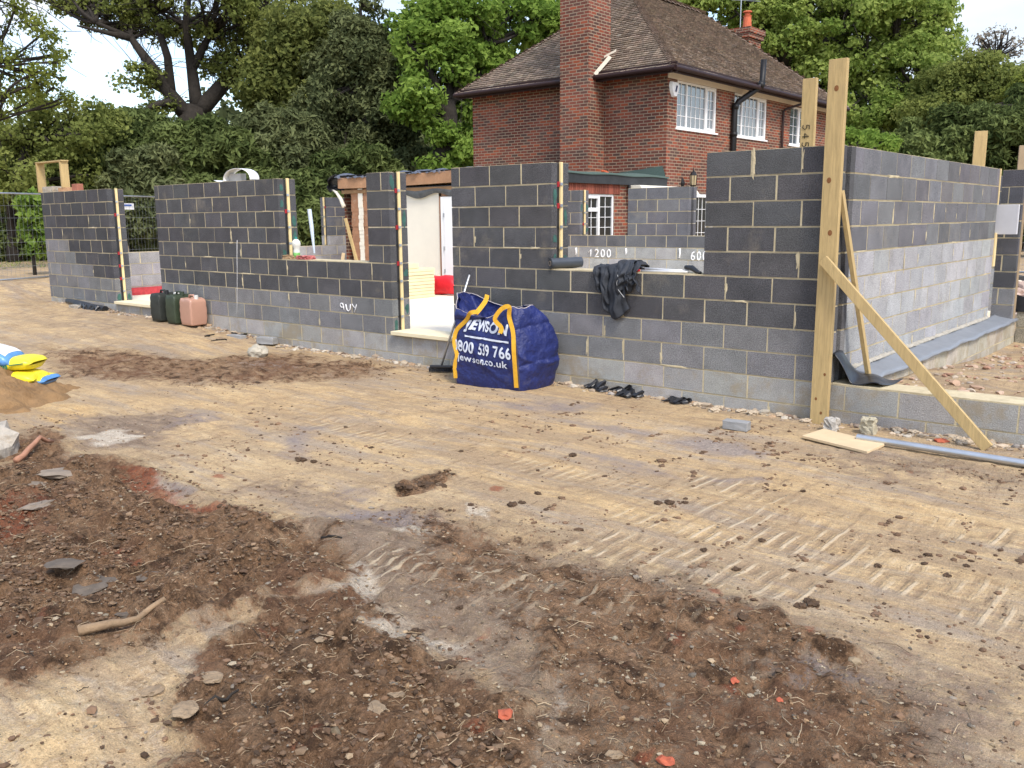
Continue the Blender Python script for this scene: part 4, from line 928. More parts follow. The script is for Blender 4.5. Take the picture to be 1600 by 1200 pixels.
def ribbon(pts, wd, name='strap', side=None):
    m = MB(); pts = [V(p) for p in pts]; Q = []
    for i in range(len(pts) - 1):
        for k in range(6):
            t = k / 6; p0, p1, p2, p3 = pts[max(i - 1, 0)], pts[i], pts[i + 1], pts[min(i + 2, len(pts) - 1)]
            Q.append(.5 * ((2 * p1) + (p2 - p0) * t + (2 * p0 - 5 * p1 + 4 * p2 - p3) * t * t + (3 * p1 - p0 - 3 * p2 + p3) * t ** 3))
    Q.append(pts[-1]); n_ = len(Q)
    def rf(a, b):
        i = int(round(a * (n_ - 1))); d = (Q[min(i + 1, n_ - 1)] - Q[max(0, i - 1)]).normalized(); s_ = d.cross(V(side or (.35, -.9, .1))).normalized() * wd / 2
        return Q[i] + s_ * (2 * b - 1)
    m.grid(rf, n_ - 1, 2)
    return m.build(name, M_strap, bag, smooth=False, solid=.003)
ribbon([onbag(.035, .06, .012), onbag(.05, .2, .014), onbag(.09, .32, .014), onbag(.05, .45, .016), onbag(.10, .58, .02), onbag(.24, .69, .022), V((-6.38, 6.86, .785)), V((-6.31, 6.90, .80))], .046)
ribbon([V((-6.33, 6.89, .78)), V((-6.36, 7.0, .83)), V((-6.45, 7.18, .885)), V((-6.60, 7.38, .93))], .05, side=(.7, -.7, .2))
ribbon([onbag(.93, .05, .012), onbag(.93, .25, .014), onbag(.935, .45, .016), onbag(.95, .62, .018), onbag(.93, .77, .02), V((-5.84, 6.86, .88)), V((-5.92, 6.84, .86)), V((-6.0, 6.82, .75)), onbag(.80, .66, .03), onbag(.775, .60, .03)], .046)
m = MB(); m.tube([onbag(.985, .02 + .05 * k, .003) for k in range(15)], .006, 5); m.build('side_seam', mat('dark_seam2', (.10, .08, .07)), bag); m = MB(); m.tube([onbag(.03, .0 + .05 * k, .004) for k in range(6)], .008, 5); m.build('side_seam', mat('dark_seam', (.10, .08, .07)), bag)

# ================================================================== SAND HEAP AND CEMENT SACKS
def heapf(u, v):
    a = 2 * math.pi * u; rr = v * (1.42 + .14 * math.sin(3 * a) + .10 * math.sin(5 * a + 1) + .06 * math.sin(11 * a)); x = -10.25 + rr * math.cos(a); y = 3.02 + rr * .92 * math.sin(a)
    z = .56 * max(0, 1 - v) ** 1.12 + .05 * vn(x * 5, y * 5, 1) * (1 - v * .5) + .034 * vn(x * 13, y * 12, 4, 2) + .016 * vn(x * 31, y * 33, 4, 5) - .04 * v ** 4
    return (x, y, z - .012)
m = MB(); m.grid(heapf, 160, 70); m.build('sand_heap', M_sand, smooth=True, label='heap of orange brown building sand at the left edge, sacks behind it', cat='sand heap')
def sk(px, py, d, dim, tilt, m, label, rz=None):
    c = AT(px, py, d); o = sack('cement_sack', tuple(c), dim, 0.70 if rz is None else rz, m, label, tilt=tilt, cat='sack'); o['group'] = 'sacks piled beside the sand heap'; return o
s1 = sk(34, 598, 9.55, (.66, .42, .12), -.13, M_sackB, 'lowest sack of the pile, blue below and yellow on top')
s2 = sk(20, 590, 9.42, (.60, .40, .15), .0, M_sackY, 'plain yellow sack in the middle of the pile by the sand heap')
s3 = sk(15, 570, 9.45, (.62, .42, .15), -.12, M_sackY, 'yellow sack with a round green mark below the blue sack')
s4 = sk(-12, 550, 9.4, (.56, .42, .16), .38, M_sackB, 'blue and white sack with a yellow panel, top of the pile')
def sackpatch(name, sk_, a0, a1, b0, b1, m, k=1.02):
    """a panel following the sack's own surface"""
    me = sk_.data; n = 24; mb = MB()
    co = [v.co.copy() for v in me.vertices]
    for i in range(int(a0 * n), int(a1 * n)):
        for j in range(int(b0 * n), int(b1 * n)):
            q = [co[i * (n + 1) + j], co[(i + 1) * (n + 1) + j], co[(i + 1) * (n + 1) + j + 1], co[i * (n + 1) + j + 1]]
            mb.quad(*[V((p.x, p.y * k, p.z * k + .001)) for p in q])
    o = mb.build(name, m, None, smooth=True); o.parent = sk_; return o
sackpatch('yellow_panel', s1, .04, .96, .04, .46, M_sackY)
sackpatch('yellow_panel', s4, .62, .92, .62, .92, mat('ochre_panel', (.62, .50, .14), var=.2, vs=20)); sackpatch('white_panel', s4, .1, .9, .06, .40, M_white)
m = MB()
for r0, r1, mm in ((.0, .022, 0), (.030, .040, 1)):
    pass
def disc(c, r0, r1, nrm, m, name, parent):
    mb = MB(); nrm = V(nrm).normalized(); sx = nrm.cross(V((0, 0, 1))).normalized(); sy = nrm.cross(sx)
    for k in range(20):
        a0, a1 = 2 * math.pi * k / 20, 2 * math.pi * (k + 1) / 20; f = lambda a, r: V(c) + sx * math.cos(a) * r + sy * math.sin(a) * r
        mb.quad(f(a0, r0), f(a1, r0), f(a1, r1), f(a0, r1))
    o = mb.build(name, m); o.parent = parent; return o
M_gmark = mat('green_mark', (.02, .16, .09))
disc((.06, -.218, .0), .020, .036, (0, -1, 0), M_gmark, 'round_mark', s3); disc((.06, -.2185, .0), .0, .014, (0, -1, 0), M_gmark, 'round_mark', s3)
mb = MB(); mb.box(.12, .27, -.222, -.218, .008, .018); o = mb.build('printed_line', M_gmark); o.parent = s3

# ================================================================== GROUND
def vnoise(x, y, seed=0):
    xi = np.floor(x).astype(np.int64); yi = np.floor(y).astype(np.int64); fx = x - xi; fy = y - yi
    fx = fx * fx * (3 - 2 * fx); fy = fy * fy * (3 - 2 * fy)
    def h(a, b):
        n = (a * 374761393 + b * 668265263 + seed * 1274126177) & 0xffffffff
        n = ((n ^ (n >> 13)) * 1274126177) & 0xffffffff; return ((n ^ (n >> 16)) & 0xffff) / 65535.0
    return (h(xi, yi) * (1 - fx) + h(xi + 1, yi) * fx) * (1 - fy) + (h(xi, yi + 1) * (1 - fx) + h(xi + 1, yi + 1) * fx) * fy
def fbm(x, y, sc, oct=5, seed=0, rough=.5):
    s = np.zeros_like(x); a = 1; t = 0
    for o in range(oct): s += a * (vnoise(x * sc * 2 ** o + 17.3 * o, y * sc * 2 ** o - 9.1 * o, seed + o) - .5); t += a; a *= rough
    return s / t * 2
sm01 = lambda t: (lambda q: q * q * (3 - 2 * q))(np.clip(t, 0, 1))
def zbase(x, y):
    x = np.asarray(x, float); y = np.asarray(y, float)
    left = .17 * sm01((-x - 10.5) / 3.0) * sm01((y - 4.5) / 2.5) + .09 * sm01((-x - 15) / 3) * sm01((y - 4) / 3) + .25 * sm01((-x - 18.8) / 2.5)
    bay = (x > -2.6) * (y > 7.7) * (y < 14.0) * (.24 - .24 * sm01((y - 8.2) / 4.5))
    far = (y > 14) * (.10 + .4 * sm01((x + 4) / 3) * (x < 20) * sm01((y - 15) / 4) )
    return left + bay + far * (x > -2.9) + (.25 * sm01((y - 15) / 4)) * (x <= -2.9) * (x > -17) * 1.0
# treatment areas, surveyed corner points
def poly(pts): return np.array([G(px, py)[:2] for px, py in pts])
def pmask(x, y, P, soft=.15):
    ins = np.zeros(x.shape, bool); dmin = np.full(x.shape, 1e9); n = len(P)
    for i in range(n):
        ax, ay = P[i]; bx, by = P[(i + 1) % n]
        c = ((ay > y) != (by > y)) & (x < (bx - ax) * (y - ay) / (by - ay + 1e-12) + ax); ins ^= c
        dx, dy = bx - ax, by - ay; t = np.clip(((x - ax) * dx + (y - ay) * dy) / (dx * dx + dy * dy + 1e-12), 0, 1)
        dmin = np.minimum(dmin, np.hypot(x - ax - t * dx, y - ay - t * dy))
    sd = np.where(ins, dmin, -dmin); return sm01(.5 + sd / (2 * soft))
AREAS = {
 'mud': [(poly([(-300, 740), (60, 715), (160, 712), (230, 770), (300, 800), (380, 815), (470, 850), (540, 880), (500, 930), (400, 965), (250, 975), (120, 1000), (-300, 1080)]), .16, 1.),
         (poly([(340, 1010), (480, 950), (560, 930), (640, 975), (690, 1010), (800, 1060), (880, 1100), (905, 1150), (900, 1260), (330, 1260), (320, 1100)]), .12, 1.),
         (poly([(720, 920), (900, 905), (1100, 935), (1320, 985), (1420, 1060), (1180, 1040), (1100, 1120), (1150, 1260), (950, 1260), (900, 1100), (780, 1000)]), .16, .70),
         (poly([(930, 1010), (1100, 985), (1250, 1010), (1420, 1080), (1480, 1130), (1560, 1200), (1500, 1290), (1000, 1290), (920, 1150)]), .2, .72), (poly([(560, 880), (760, 850), (960, 890), (1180, 950), (1100, 990), (800, 985), (640, 940)]), .2, .60),
         (poly([(-80, 1030), (120, 990), (230, 960), (180, 1020), (60, 1075), (-80, 1100)]), .08, .8),
         (poly([(1150, 955), (1240, 960), (1380, 1010), (1400, 1045), (1250, 1030)]), .08, .9),
         (poly([(605, 752), (655, 742), (712, 752), (690, 772), (620, 772)]), .06, .95), (poly([(0, 690), (60, 665), (110, 690), (150, 740), (0, 760)]), .15, .9),
         (poly([(50, 545), (300, 558), (470, 553), (620, 572), (560, 590), (330, 600), (100, 590)]), .25, .60),
         (poly([(1360, 730), (1500, 740), (1600, 760), (1600, 735), (1480, 715)]), .15, .35),
         (poly([(640, 800), (800, 830), (900, 860), (860, 900), (720, 895), (600, 850)]), .2, .62)],
 'gravel': [(poly([(400, 850), (540, 800), (700, 815), (860, 860), (1000, 890), (1150, 930), (1300, 975), (1450, 1020), (1600, 1080), (1700, 1200), (1400, 1300), (900, 1300), (860, 1100), (700, 1010), (560, 960), (500, 910)]), .22, .8),
            (poly([(90, 650), (240, 640), (330, 655), (260, 700), (130, 700)]), .15, .8), (poly([(330, 770), (470, 740), (560, 770), (600, 800), (540, 830), (420, 810)]), .18, .6),
            (poly([(1280, 690), (1400, 700), (1500, 725), (1480, 760), (1380, 760), (1300, 730)]), .15, .5), (poly([(-50, 470), (120, 480), (500, 520), (620, 545), (500, 545), (100, 530)]), .3, .3)],
 'blue': [(poly([(1030, 680), (1100, 678), (1190, 700), (1185, 712), (1080, 700)]), .10, .85), (poly([(775, 632), (860, 624), (925, 632), (900, 642), (790, 640)]), .10, .7),
          (poly([(880, 652), (960, 660), (1030, 672), (1000, 682), (930, 670)]), .10, .7), (poly([(910, 690), (1010, 715), (1060, 735), (1000, 738), (930, 712)]), .10, .6), (poly([(1080, 735), (1200, 745), (1230, 757), (1120, 750)]), .08, .7),
          (poly([(340, 568), (470, 560), (480, 575), (400, 585)]), .10, .7), (poly([(450, 670), (520, 668), (470, 712), (430, 705)]), .10, .65), (poly([(1180, 1030), (1300, 1030), (1420, 1060), (1380, 1095), (1250, 1090)]), .10, .75),
          (poly([(540, 800), (680, 812), (640, 840), (520, 835), (480, 830)]), .12, .8), (poly([(520, 735), (600, 770), (570, 790), (510, 760)]), .10, .6), (poly([(190, 740), (290, 770), (275, 785), (190, 760)]), .05, .6), (poly([(240, 650), (330, 640), (340, 655), (260, 668)]), .08, .5)],
 'pale': [(poly([(500, 895), (540, 880), (560, 910), (600, 955), (720, 985), (700, 1000), (590, 975), (520, 930)]), .07, .9), (poly([(600, 838), (680, 838), (660, 850), (600, 850)]), .05, .8),
          (poly([(880, 1050), (900, 1060), (905, 1120), (885, 1110)]), .03, .7), (poly([(190, 745), (230, 755), (270, 780), (255, 785)]), .03, .7), (poly([(115, 680), (190, 665), (250, 680), (180, 695)]), .06, .7),
          (poly([(730, 795), (775, 800), (760, 815), (735, 805)]), .04, .6), (poly([(1020, 940), (1130, 930), (1160, 950), (1080, 965)]), .08, .4), (poly([(30, 1090), (130, 1040), (350, 965), (440, 930), (500, 920), (380, 1010), (330, 1060), (350, 1240), (0, 1260)]), .16, .25),
          (poly([(880, 650), (1030, 640), (1250, 690), (1150, 720), (960, 700)]), .4, .3)],
 'red': [(poly([(-60, 780), (20, 775), (60, 800), (50, 845), (-60, 870)]), .10, .75), (poly([(160, 732), (190, 738), (260, 775), (330, 805), (300, 805), (230, 785), (165, 745)]), .03, .85)] +
        [(poly([(x - w, y - h), (x + w, y - h * .6), (x + w * .8, y + h), (x - w * .7, y + h * .7)]), .02, .95) for x, y, w, h in ((790, 1118, 14, 8), (1148, 1062, 13, 6), (1218, 1093, 9, 5), (1042, 1190, 20, 7), (250, 1105, 16, 3), (515, 1118, 14, 5), (484, 1160, 7, 5), (720, 1005, 10, 5), (445, 998, 8, 5), (330, 745, 8, 4), (168, 741, 7, 4), (1052, 1018, 10, 4), (1015, 991, 10, 4), (375, 936, 16, 4), (135, 852, 12, 4), (170, 868, 10, 4), (782, 775, 9, 4), (1125, 925, 12, 6), (1205, 965, 12, 4), (1165, 985, 9, 4), (100, 945, 9, 5), (50, 920, 14, 5), (740, 980, 6, 3), (930, 1050, 6, 4), (1300, 980, 10, 3))],
 'ochre': [(poly([(40, 620), (120, 630), (150, 650), (80, 670), (0, 668)]), .18, .9), (poly([(100, 590), (560, 595), (1000, 640), (1290, 700), (1600, 790), (1600, 1000), (1300, 940), (900, 850), (450, 700), (150, 640)]), .5, .42), (poly([(100, 500), (330, 530), (600, 570), (900, 610), (1250, 680), (1200, 690), (700, 620), (300, 550)]), .3, .35)]}
TR = []   # crawler track bars pressed in the sand: (start px, end px, row step, count)
def track(p0, p1, wd_m, step=.085, ln=.30, seed=0):
    a = np.array(G(*p0)[:2]); b = np.array(G(*p1)[:2]); d = b - a; Ln = np.hypot(*d); d /= Ln; nrm = np.array([-d[1], d[0]]); r = np.random.default_rng(seed)
    k = 0
    while k * step < Ln:
        if r.random() < .62: c = a + d * (k * step) + nrm * r.uniform(-.03, .03); TR.append((c, nrm, ln * r.uniform(.45, 1), .012 + .006 * r.random(), r.uniform(.4, 1)))
        k += 1
track((1015, 800), (1600, 945), .3, .10, .34, 1); track((1130, 760), (1640, 850), .3, .10, .30, 2); track((620, 890), (1010, 985), .3, .09, .42, 3); track((640, 960), (760, 1040), .3, .07, .3, 4); track((860, 735), (1290, 840), .3, .12, .26, 5); track((1200, 800), (1700, 1010), .3, .10, .30, 6); track((1000, 860), (1200, 905), .3, .11, .34, 7)
TB = [((1000, 800), (1640, 955), .42), ((1090, 752), (1700, 860), .36), ((600, 880), (1030, 985), .5), ((620, 955), (770, 1045), .3), ((820, 725), (1300, 835), .36), ((1180, 805), (1740, 1030), .36), ((950, 850), (1220, 915), .4), ((500, 660), (620, 690), .4)]
def axisvals(lo, hi, st, glo, ghi, grow=1.22, st2=.15, mid_lo=None, mid_hi=None):
    v = list(np.arange(lo, hi, st)); s = st; x = v[-1]
    while x < ghi:
        s = min(s * grow, 25) if (mid_hi is None or x > mid_hi) else min(max(s * grow, st), st2)
        x += s; v.append(x)
    s = st; x = lo; pre = []
    while x > glo:
        s = min(s * grow, 25) if (mid_lo is None or x < mid_lo) else min(s * grow, st2)
        x -= s; pre.append(x)
    return np.array(pre[::-1] + v)
gx_ = np.concatenate([axisvals(-12.2, -6.0, .036, -400, -12, mid_lo=-30)[:-1], axisvals(-6.0, .7, .021, -6.0, 400, mid_hi=3)]); gx_ = np.unique(np.round(gx_, 4))
gy_ = np.concatenate([axisvals(.35, 4.6, .021, -120, .3, mid_lo=-1), axisvals(4.62, 7.7, .034, 4.62, 500, mid_hi=16)]); gy_ = np.unique(np.round(gy_, 4))
Xg, Yg = np.meshgrid(gx_, gy_, indexing='ij'); x = Xg.ravel(); y = Yg.ravel()
wx_ = x + .34 * fbm(x, y, 1.3, 6, 3, .6); wy_ = y + .34 * fbm(x, y, 1.3, 6, 9, .6)       # ragged borders
att = {}
near = (x > -22) & (x < 3) & (y > -1) & (y < 9)
for nm, lst in AREAS.items():
    a = np.zeros(x.shape)
    for P, soft, k in lst:
        a[near] = np.maximum(a[near], k * pmask(wx_[near], wy_[near], P, soft * 1.7 if soft > .07 else soft))
    att[nm] = a
att['mud'][(x > -2.55) & (y > 7.9) & (y < 14)] = .12
att['track'] = np.zeros(x.shape)
for p0, p1, w0 in TB:
    a_ = np.array(G(*p0)[:2]); b_ = np.array(G(*p1)[:2]); d_ = b_ - a_; t_ = np.clip(((x - a_[0]) * d_[0] + (y - a_[1]) * d_[1]) / (d_ @ d_), 0, 1)
    dd = np.hypot(x - a_[0] - t_ * d_[0], y - a_[1] - t_ * d_[1]); att['track'] = np.maximum(att['track'], sm01((w0 / 2 - dd) / .09 + .5) * np.clip(.75 + 1.3 * fbm(x, y, 1.1, 3, 61), 0, 1))
att['track'] *= near
for c, nrm, ln, hw, st in []:
    sel = np.where((np.abs(x - c[0]) < ln) & (np.abs(y - c[1]) < ln))[0]
    if len(sel) == 0: continue
    rx = x[sel] - c[0]; ry = y[sel] - c[1]; al = rx * nrm[0] + ry * nrm[1]; ac = rx * nrm[1] - ry * nrm[0]
    q = sm01((ln / 2 - np.abs(al)) / .04) * np.exp(-(ac / (hw * 1.3)) ** 2) * st
    att['track'][sel] = np.maximum(att['track'][sel], q)
zn = zbase(x, y)
mud, grv = att['mud'], att['gravel']
r1 = fbm(x, y, .7, 3, 21); r2 = fbm(x, y, 3.2, 4, 31); r3 = fbm(x, y, 11, 3, 41, .6)
rid = 1 - np.abs(fbm(x, y, 2.4, 4, 77)) * 2.2
r4 = np.clip(fbm(x, y, 7.5, 4, 91, .62) * 1.6, -.2, 1); fine_ = near & (x > -7)
zn = zn + fine_ * (.030 * mud * r4 + .034 * (att['pale'] > .05) * (x > -3.6) * (y < 3.0) * (r4 + .5 * r2))
zn = zn + .035 * r1 * near + (.010 + .055 * mud) * r2 + (.005 + .036 * mud + .012 * grv) * r3 * near + .05 * mud * np.clip(rid, 0, 1) ** 3 * near - .006 * att['track'] - .02 * sm01(mud * 1.2) * (r1 > 0)
bayn = (x > -2.55) & (y > 7.9)
zn = zn + bayn * .03 * r2 + (x < -17) * .04 * r1
# soft ruts made by the digger
def rut(p0, p1, wd, dep):
    a = np.array(G(*p0)[:2]); b = np.array(G(*p1)[:2]); d = b - a; L2 = d @ d
    t = np.clip(((x - a[0]) * d[0] + (y - a[1]) * d[1]) / L2, 0, 1); dd = np.hypot(x - a[0] - t * d[0], y - a[1] - t * d[1])
    return -dep * np.exp(-(dd / wd) ** 2) + dep * .8 * np.exp(-((dd - wd * 1.9) / (wd * .6)) ** 2)
zn += rut((165, 730), (330, 815), .10, .03) + rut((470, 840), (900, 1090), .14, .02) + rut((130, 700), (700, 640), .10, .008) + rut((1240, 700), (1700, 830), .2, .015)
verts = np.stack([x, y, zn], 1); nx, ny = len(gx_), len(gy_)
i0 = (np.arange(nx - 1)[:, None] * ny + np.arange(ny - 1)[None, :]).ravel()
faces = np.stack([i0, i0 + ny, i0 + ny + 1, i0 + 1], 1)
def fastmesh(name, verts, faces, m, smooth=True):
    me = bpy.data.meshes.new(name); nf, k = faces.shape
    me.vertices.add(len(verts)); me.vertices.foreach_set('co', verts.astype(np.float32).ravel())
    me.loops.add(nf * k); me.loops.foreach_set('vertex_index', faces.astype(np.int32).ravel())
    me.polygons.add(nf); me.polygons.foreach_set('loop_start', np.arange(0, nf * k, k, dtype=np.int32))
    try: me.polygons.foreach_set('loop_total', np.full(nf, k, dtype=np.int32))
    except Exception: pass
    me.polygons.foreach_set('use_smooth', np.full(nf, smooth)); me.update(calc_edges=True); me.materials.append(m); return me
def ground_mat():
    m = bpy.data.materials.new('site_ground'); m.use_nodes = True; nt = m.node_tree; b = nt.nodes['Principled BSDF']
    b.inputs['Roughness'].default_value = .95; b.inputs['Specular IOR Level'].default_value = .12
    tc = N(nt, 'ShaderNodeTexCoord')
    def noise(sc, det=6, rough=.6, w=None):
        n = N(nt, 'ShaderNodeTexNoise'); n.inputs['Scale'].default_value = sc; n.inputs['Detail'].default_value = det; n.inputs['Roughness'].default_value = rough; L(nt, tc.outputs['Object'], n.inputs['Vector']); return n.outputs['Fac']
    def mr(src, a, b_, c, d):
        q = N(nt, 'ShaderNodeMapRange'); q.inputs[1].default_value = a; q.inputs[2].default_value = b_; q.inputs[3].default_value = c; q.inputs[4].default_value = d; L(nt, src, q.inputs[0]); return q.outputs[0]
    def math_(op, a, b_):
        q = N(nt, 'ShaderNodeMath', operation=op)
        for i, v in enumerate((a, b_)):
            if isinstance(v, (int, float)): q.inputs[i].default_value = v
            else: L(nt, v, q.inputs[i])
        return q.outputs[0]
    def mix(f, a, b_, mode='MIX'):
        q = N(nt, 'ShaderNodeMixRGB', blend_type=mode)
        for i, v in enumerate((f, a, b_)):
            if isinstance(v, (int, float)): q.inputs[i].default_value = v
            elif isinstance(v, tuple): q.inputs[i].default_value = (*v, 1)
            else: L(nt, v, q.inputs[i])
        return q.outputs[0]
    def A(nm): q = N(nt, 'ShaderNodeAttribute', attribute_name=nm); return q.outputs['Fac']
    nA, nB, nC, nD = noise(1.3), noise(7, 8, .7), noise(38, 6, .7), noise(150, 3, .6)
    mpg = N(nt, 'ShaderNodeMapping'); mpg.inputs['Rotation'].default_value = (0, 0, R(-38)); mpg.inputs['Scale'].default_value = (1.1, 6.5, 1); L(nt, tc.outputs['Object'], mpg.inputs['Vector'])
    def noise2(sc, off):
        n = N(nt, 'ShaderNodeTexNoise'); n.noise_dimensions = '4D'; n.inputs['W'].default_value = off; n.inputs['Scale'].default_value = sc; n.inputs['Detail'].default_value = 9; n.inputs['Roughness'].default_value = .72; L(nt, mpg.outputs[0], n.inputs['Vector']); return n.outputs['Fac']
    nS, nS2, nS3, nS4 = noise2(1.3, 0), noise2(2.1, 4.7), noise2(.50, 9.3), noise2(.62, 15.1)
    mixn = math_('ADD', math_('MULTIPLY', nB, .42), math_('ADD', math_('ADD', math_('MULTIPLY', nS, .28), math_('MULTIPLY', nC, .22)), math_('MULTIPLY', nD, .08)))   # ~.5 +- .15
    def mask(nm, w0=.10, gain=1.0, ng=2.6):
        s_ = math_('ADD', math_('MULTIPLY', A(nm), gain), math_('MULTIPLY', math_('SUBTRACT', mixn, .5), ng)); return mr(s_, .5 - w0, .5 + w0, 0, 1)
    base = mix(mr(nA, .38, .62, 0, 1), (.52, .375, .205), (.41, .295, .17))
    base = mix(mask('ochre', .35), base, (.55, .36, .16))
    base = mix(mr(nB, .46, .66, .0, .62), base, (.34, .235, .135)); base = mix(mr(nS, .50, .66, 0, .6), base, (.60, .475, .30)); base = mix(mr(nS2, .53, .64, 0, .62), base, (.23, .150, .085))
    base = mix(mr(nS3, .47, .58, 0, .66), base, (.295, .215, .14)); base = mix(mr(nS4, .50, .60, 0, .55), base, (.31, .262, .215))
    sm = N(nt, 'ShaderNodeMapping'); sm.inputs['Scale'].default_value = (7.5, 1.5, 1); L(nt, tc.outputs['Object'], sm.inputs['Vector'])
    ns = N(nt, 'ShaderNodeTexNoise'); ns.inputs['Scale'].default_value = 1.7; ns.inputs['Detail'].default_value = 9; ns.inputs['Roughness'].default_value = .75; L(nt, sm.outputs[0], ns.inputs['Vector'])
    base = mix(math_('MULTIPLY', mr(ns.outputs['Fac'], .53, .62, 0, .75), mr(nA, .42, .60, .15, 1)), base, (.215, .145, .088))
    base = mix(mr(mask('mud', .5, 1.5, 1.2), .25, .9, 0, .75), base, mix(mr(nS, .4, .6, 0, 1), (.32, .205, .115), (.25, .175, .115)))
    base = mix(mask('gravel', .28, 1.0, 4.0), base, mix(mr(nS2, .42, .6, 0, 1), (.265, .195, .135), (.185, .132, .092)))
    sp = N(nt, 'ShaderNodeTexVoronoi'); sp.inputs['Scale'].default_value = 95; L(nt, tc.outputs['Object'], sp.inputs['Vector'])
    spk = mr(sp.outputs['Distance'], .10, .26, 1, 0); sc_ = N(nt, 'ShaderNodeSeparateColor'); L(nt, sp.outputs['Color'], sc_.inputs[0])
    base = mix(math_('MULTIPLY', spk, mr(sc_.outputs[0], .70, .75, 0, .8)), base, (.52, .46, .37))
    base = mix(math_('MULTIPLY', spk, mr(sc_.outputs[1], .80, .84, 0, .8)), base, (.13, .095, .07))
    base = mix(math_('MULTIPLY', mask('blue', .28), .8), base, (.225, .190, .180))
    base = mix(math_('MULTIPLY', mask('pale', .25), .8), base, (.53, .46, .36))
    mudc = mix(mr(nC, .35, .65, 0, 1), (.150, .084, .044), (.270, .160, .088))
    mudc = mix(mr(nB, .50, .60, 0, .85), mudc, (.050, .030, .018))
    mudc = mix(math_('MULTIPLY', spk, mr(sc_.outputs[2], .80, .84, 0, .9)), mudc, (.42, .35, .27))
    mudc = mix(mr(nS, .50, .62, 0, .6), mudc, (.34, .22, .13)); mudc = mix(mr(nA, .50, .60, 0, .6), mudc, (.17, .090, .052))
    base = mix(mask('mud', .11, 1.0, 4.2), base, mudc)
    base = mix(math_('MULTIPLY', mask('red', .30, 1.0, 3.6), .75), base, mix(mr(nC, .4, .6, 0, 1), (.34, .105, .05), (.18, .075, .045)))
    # thin scatter of dark soil crumbs over the sand
    v2 = N(nt, 'ShaderNodeTexVoronoi'); v2.inputs['Scale'].default_value = 26; L(nt, tc.outputs['Object'], v2.inputs['Vector']); s2 = N(nt, 'ShaderNodeSeparateColor'); L(nt, v2.outputs['Color'], s2.inputs[0])
    cr_ = math_('MULTIPLY', mr(math_('ADD', v2.outputs['Distance'], math_('MULTIPLY', nD, .25)), .30, .38, 1, 0), mr(math_('ADD', s2.outputs[0], math_('MULTIPLY', mr(noise(1.9, 4), .45, .68, 0, 1), .40)), 1.06, 1.10, 0, .8))
    base = mix(cr_, base, (.13, .088, .055)); base = mix(1.0, base, mr(nD, .3, .7, .74, 1.26), 'MULTIPLY'); base = mix(1.0, base, mr(nC, .3, .7, .80, 1.20), 'MULTIPLY')
    sx_ = N(nt, 'ShaderNodeSeparateXYZ'); L(nt, tc.outputs['Object'], sx_.inputs[0])
    ph = math_('ADD', math_('MULTIPLY', sx_.outputs[0], 6.2832 / .088), math_('MULTIPLY', noise(1.6, 3), 4.0))
    sw = math_('SINE', ph, 0)
    m9 = N(nt, 'ShaderNodeMapping'); m9.inputs['Scale'].default_value = (9, 3.2, 1); L(nt, tc.outputs['Object'], m9.inputs['Vector'])
    n9 = N(nt, 'ShaderNodeTexNoise'); n9.inputs['Scale'].default_value = 1.2; n9.inputs['Detail'].default_value = 4; L(nt, m9.outputs[0], n9.inputs['Vector'])
    bar_ = math_('MULTIPLY', math_('MULTIPLY', mr(sw, .55, .9, 0, 1), mr(n9.outputs['Fac'], .45, .56, 0, 1)), A('track'))
    gro = math_('MULTIPLY', math_('MULTIPLY', mr(sw, -.2, -.8, 0, 1), mr(n9.outputs['Fac'], .42, .56, 0, 1)), A('track'))
    base = mix(math_('MULTIPLY', gro, .45), base, (.22, .15, .095))
    base = mix(math_('MULTIPLY', bar_, .7), base, (.62, .50, .34))
    L(nt, base, b.inputs['Base Color'])
    h = math_('ADD', math_('MULTIPLY', nB, math_('ADD', math_('MULTIPLY', A('mud'), .07), .016)), math_('ADD', math_('MULTIPLY', nC, math_('ADD', math_('MULTIPLY', A('mud'), .028), .012)), math_('MULTIPLY', nD, .005)))
    h = math_('ADD', h, math_('MULTIPLY', math_('SUBTRACT', bar_, gro), .006)); h = math_('ADD', h, math_('MULTIPLY', spk, .002)); h = math_('ADD', h, math_('MULTIPLY', cr_, .006))
    bp = N(nt, 'ShaderNodeBump'); bp.inputs['Strength'].default_value = 1; bp.inputs['Distance'].default_value = 1.0; L(nt, h, bp.inputs['Height']); L(nt, bp.outputs[0], b.inputs['Normal'])
    return m
me = fastmesh('ground', verts, faces, ground_mat())
for nm, a in att.items():
    q = me.attributes.new(nm, 'FLOAT', 'POINT'); q.data.foreach_set('value', a.astype(np.float32))
go = bpy.data.objects.new('ground', me); col.objects.link(go); tag(go, kind='structure')
# height look-up for things lying on the sheet
def zat(px, py):
    i = np.clip(np.searchsorted(gx_, px) - 1, 0, nx - 2); j = np.clip(np.searchsorted(gy_, py) - 1, 0, ny - 2); Z = zn.reshape(nx, ny); return Z[i, j]
def attat(nm, px, py):
    i = np.clip(np.searchsorted(gx_, px) - 1, 0, nx - 2); j = np.clip(np.searchsorted(gy_, py) - 1, 0, ny - 2); return att[nm].reshape(nx, ny)[i, j]
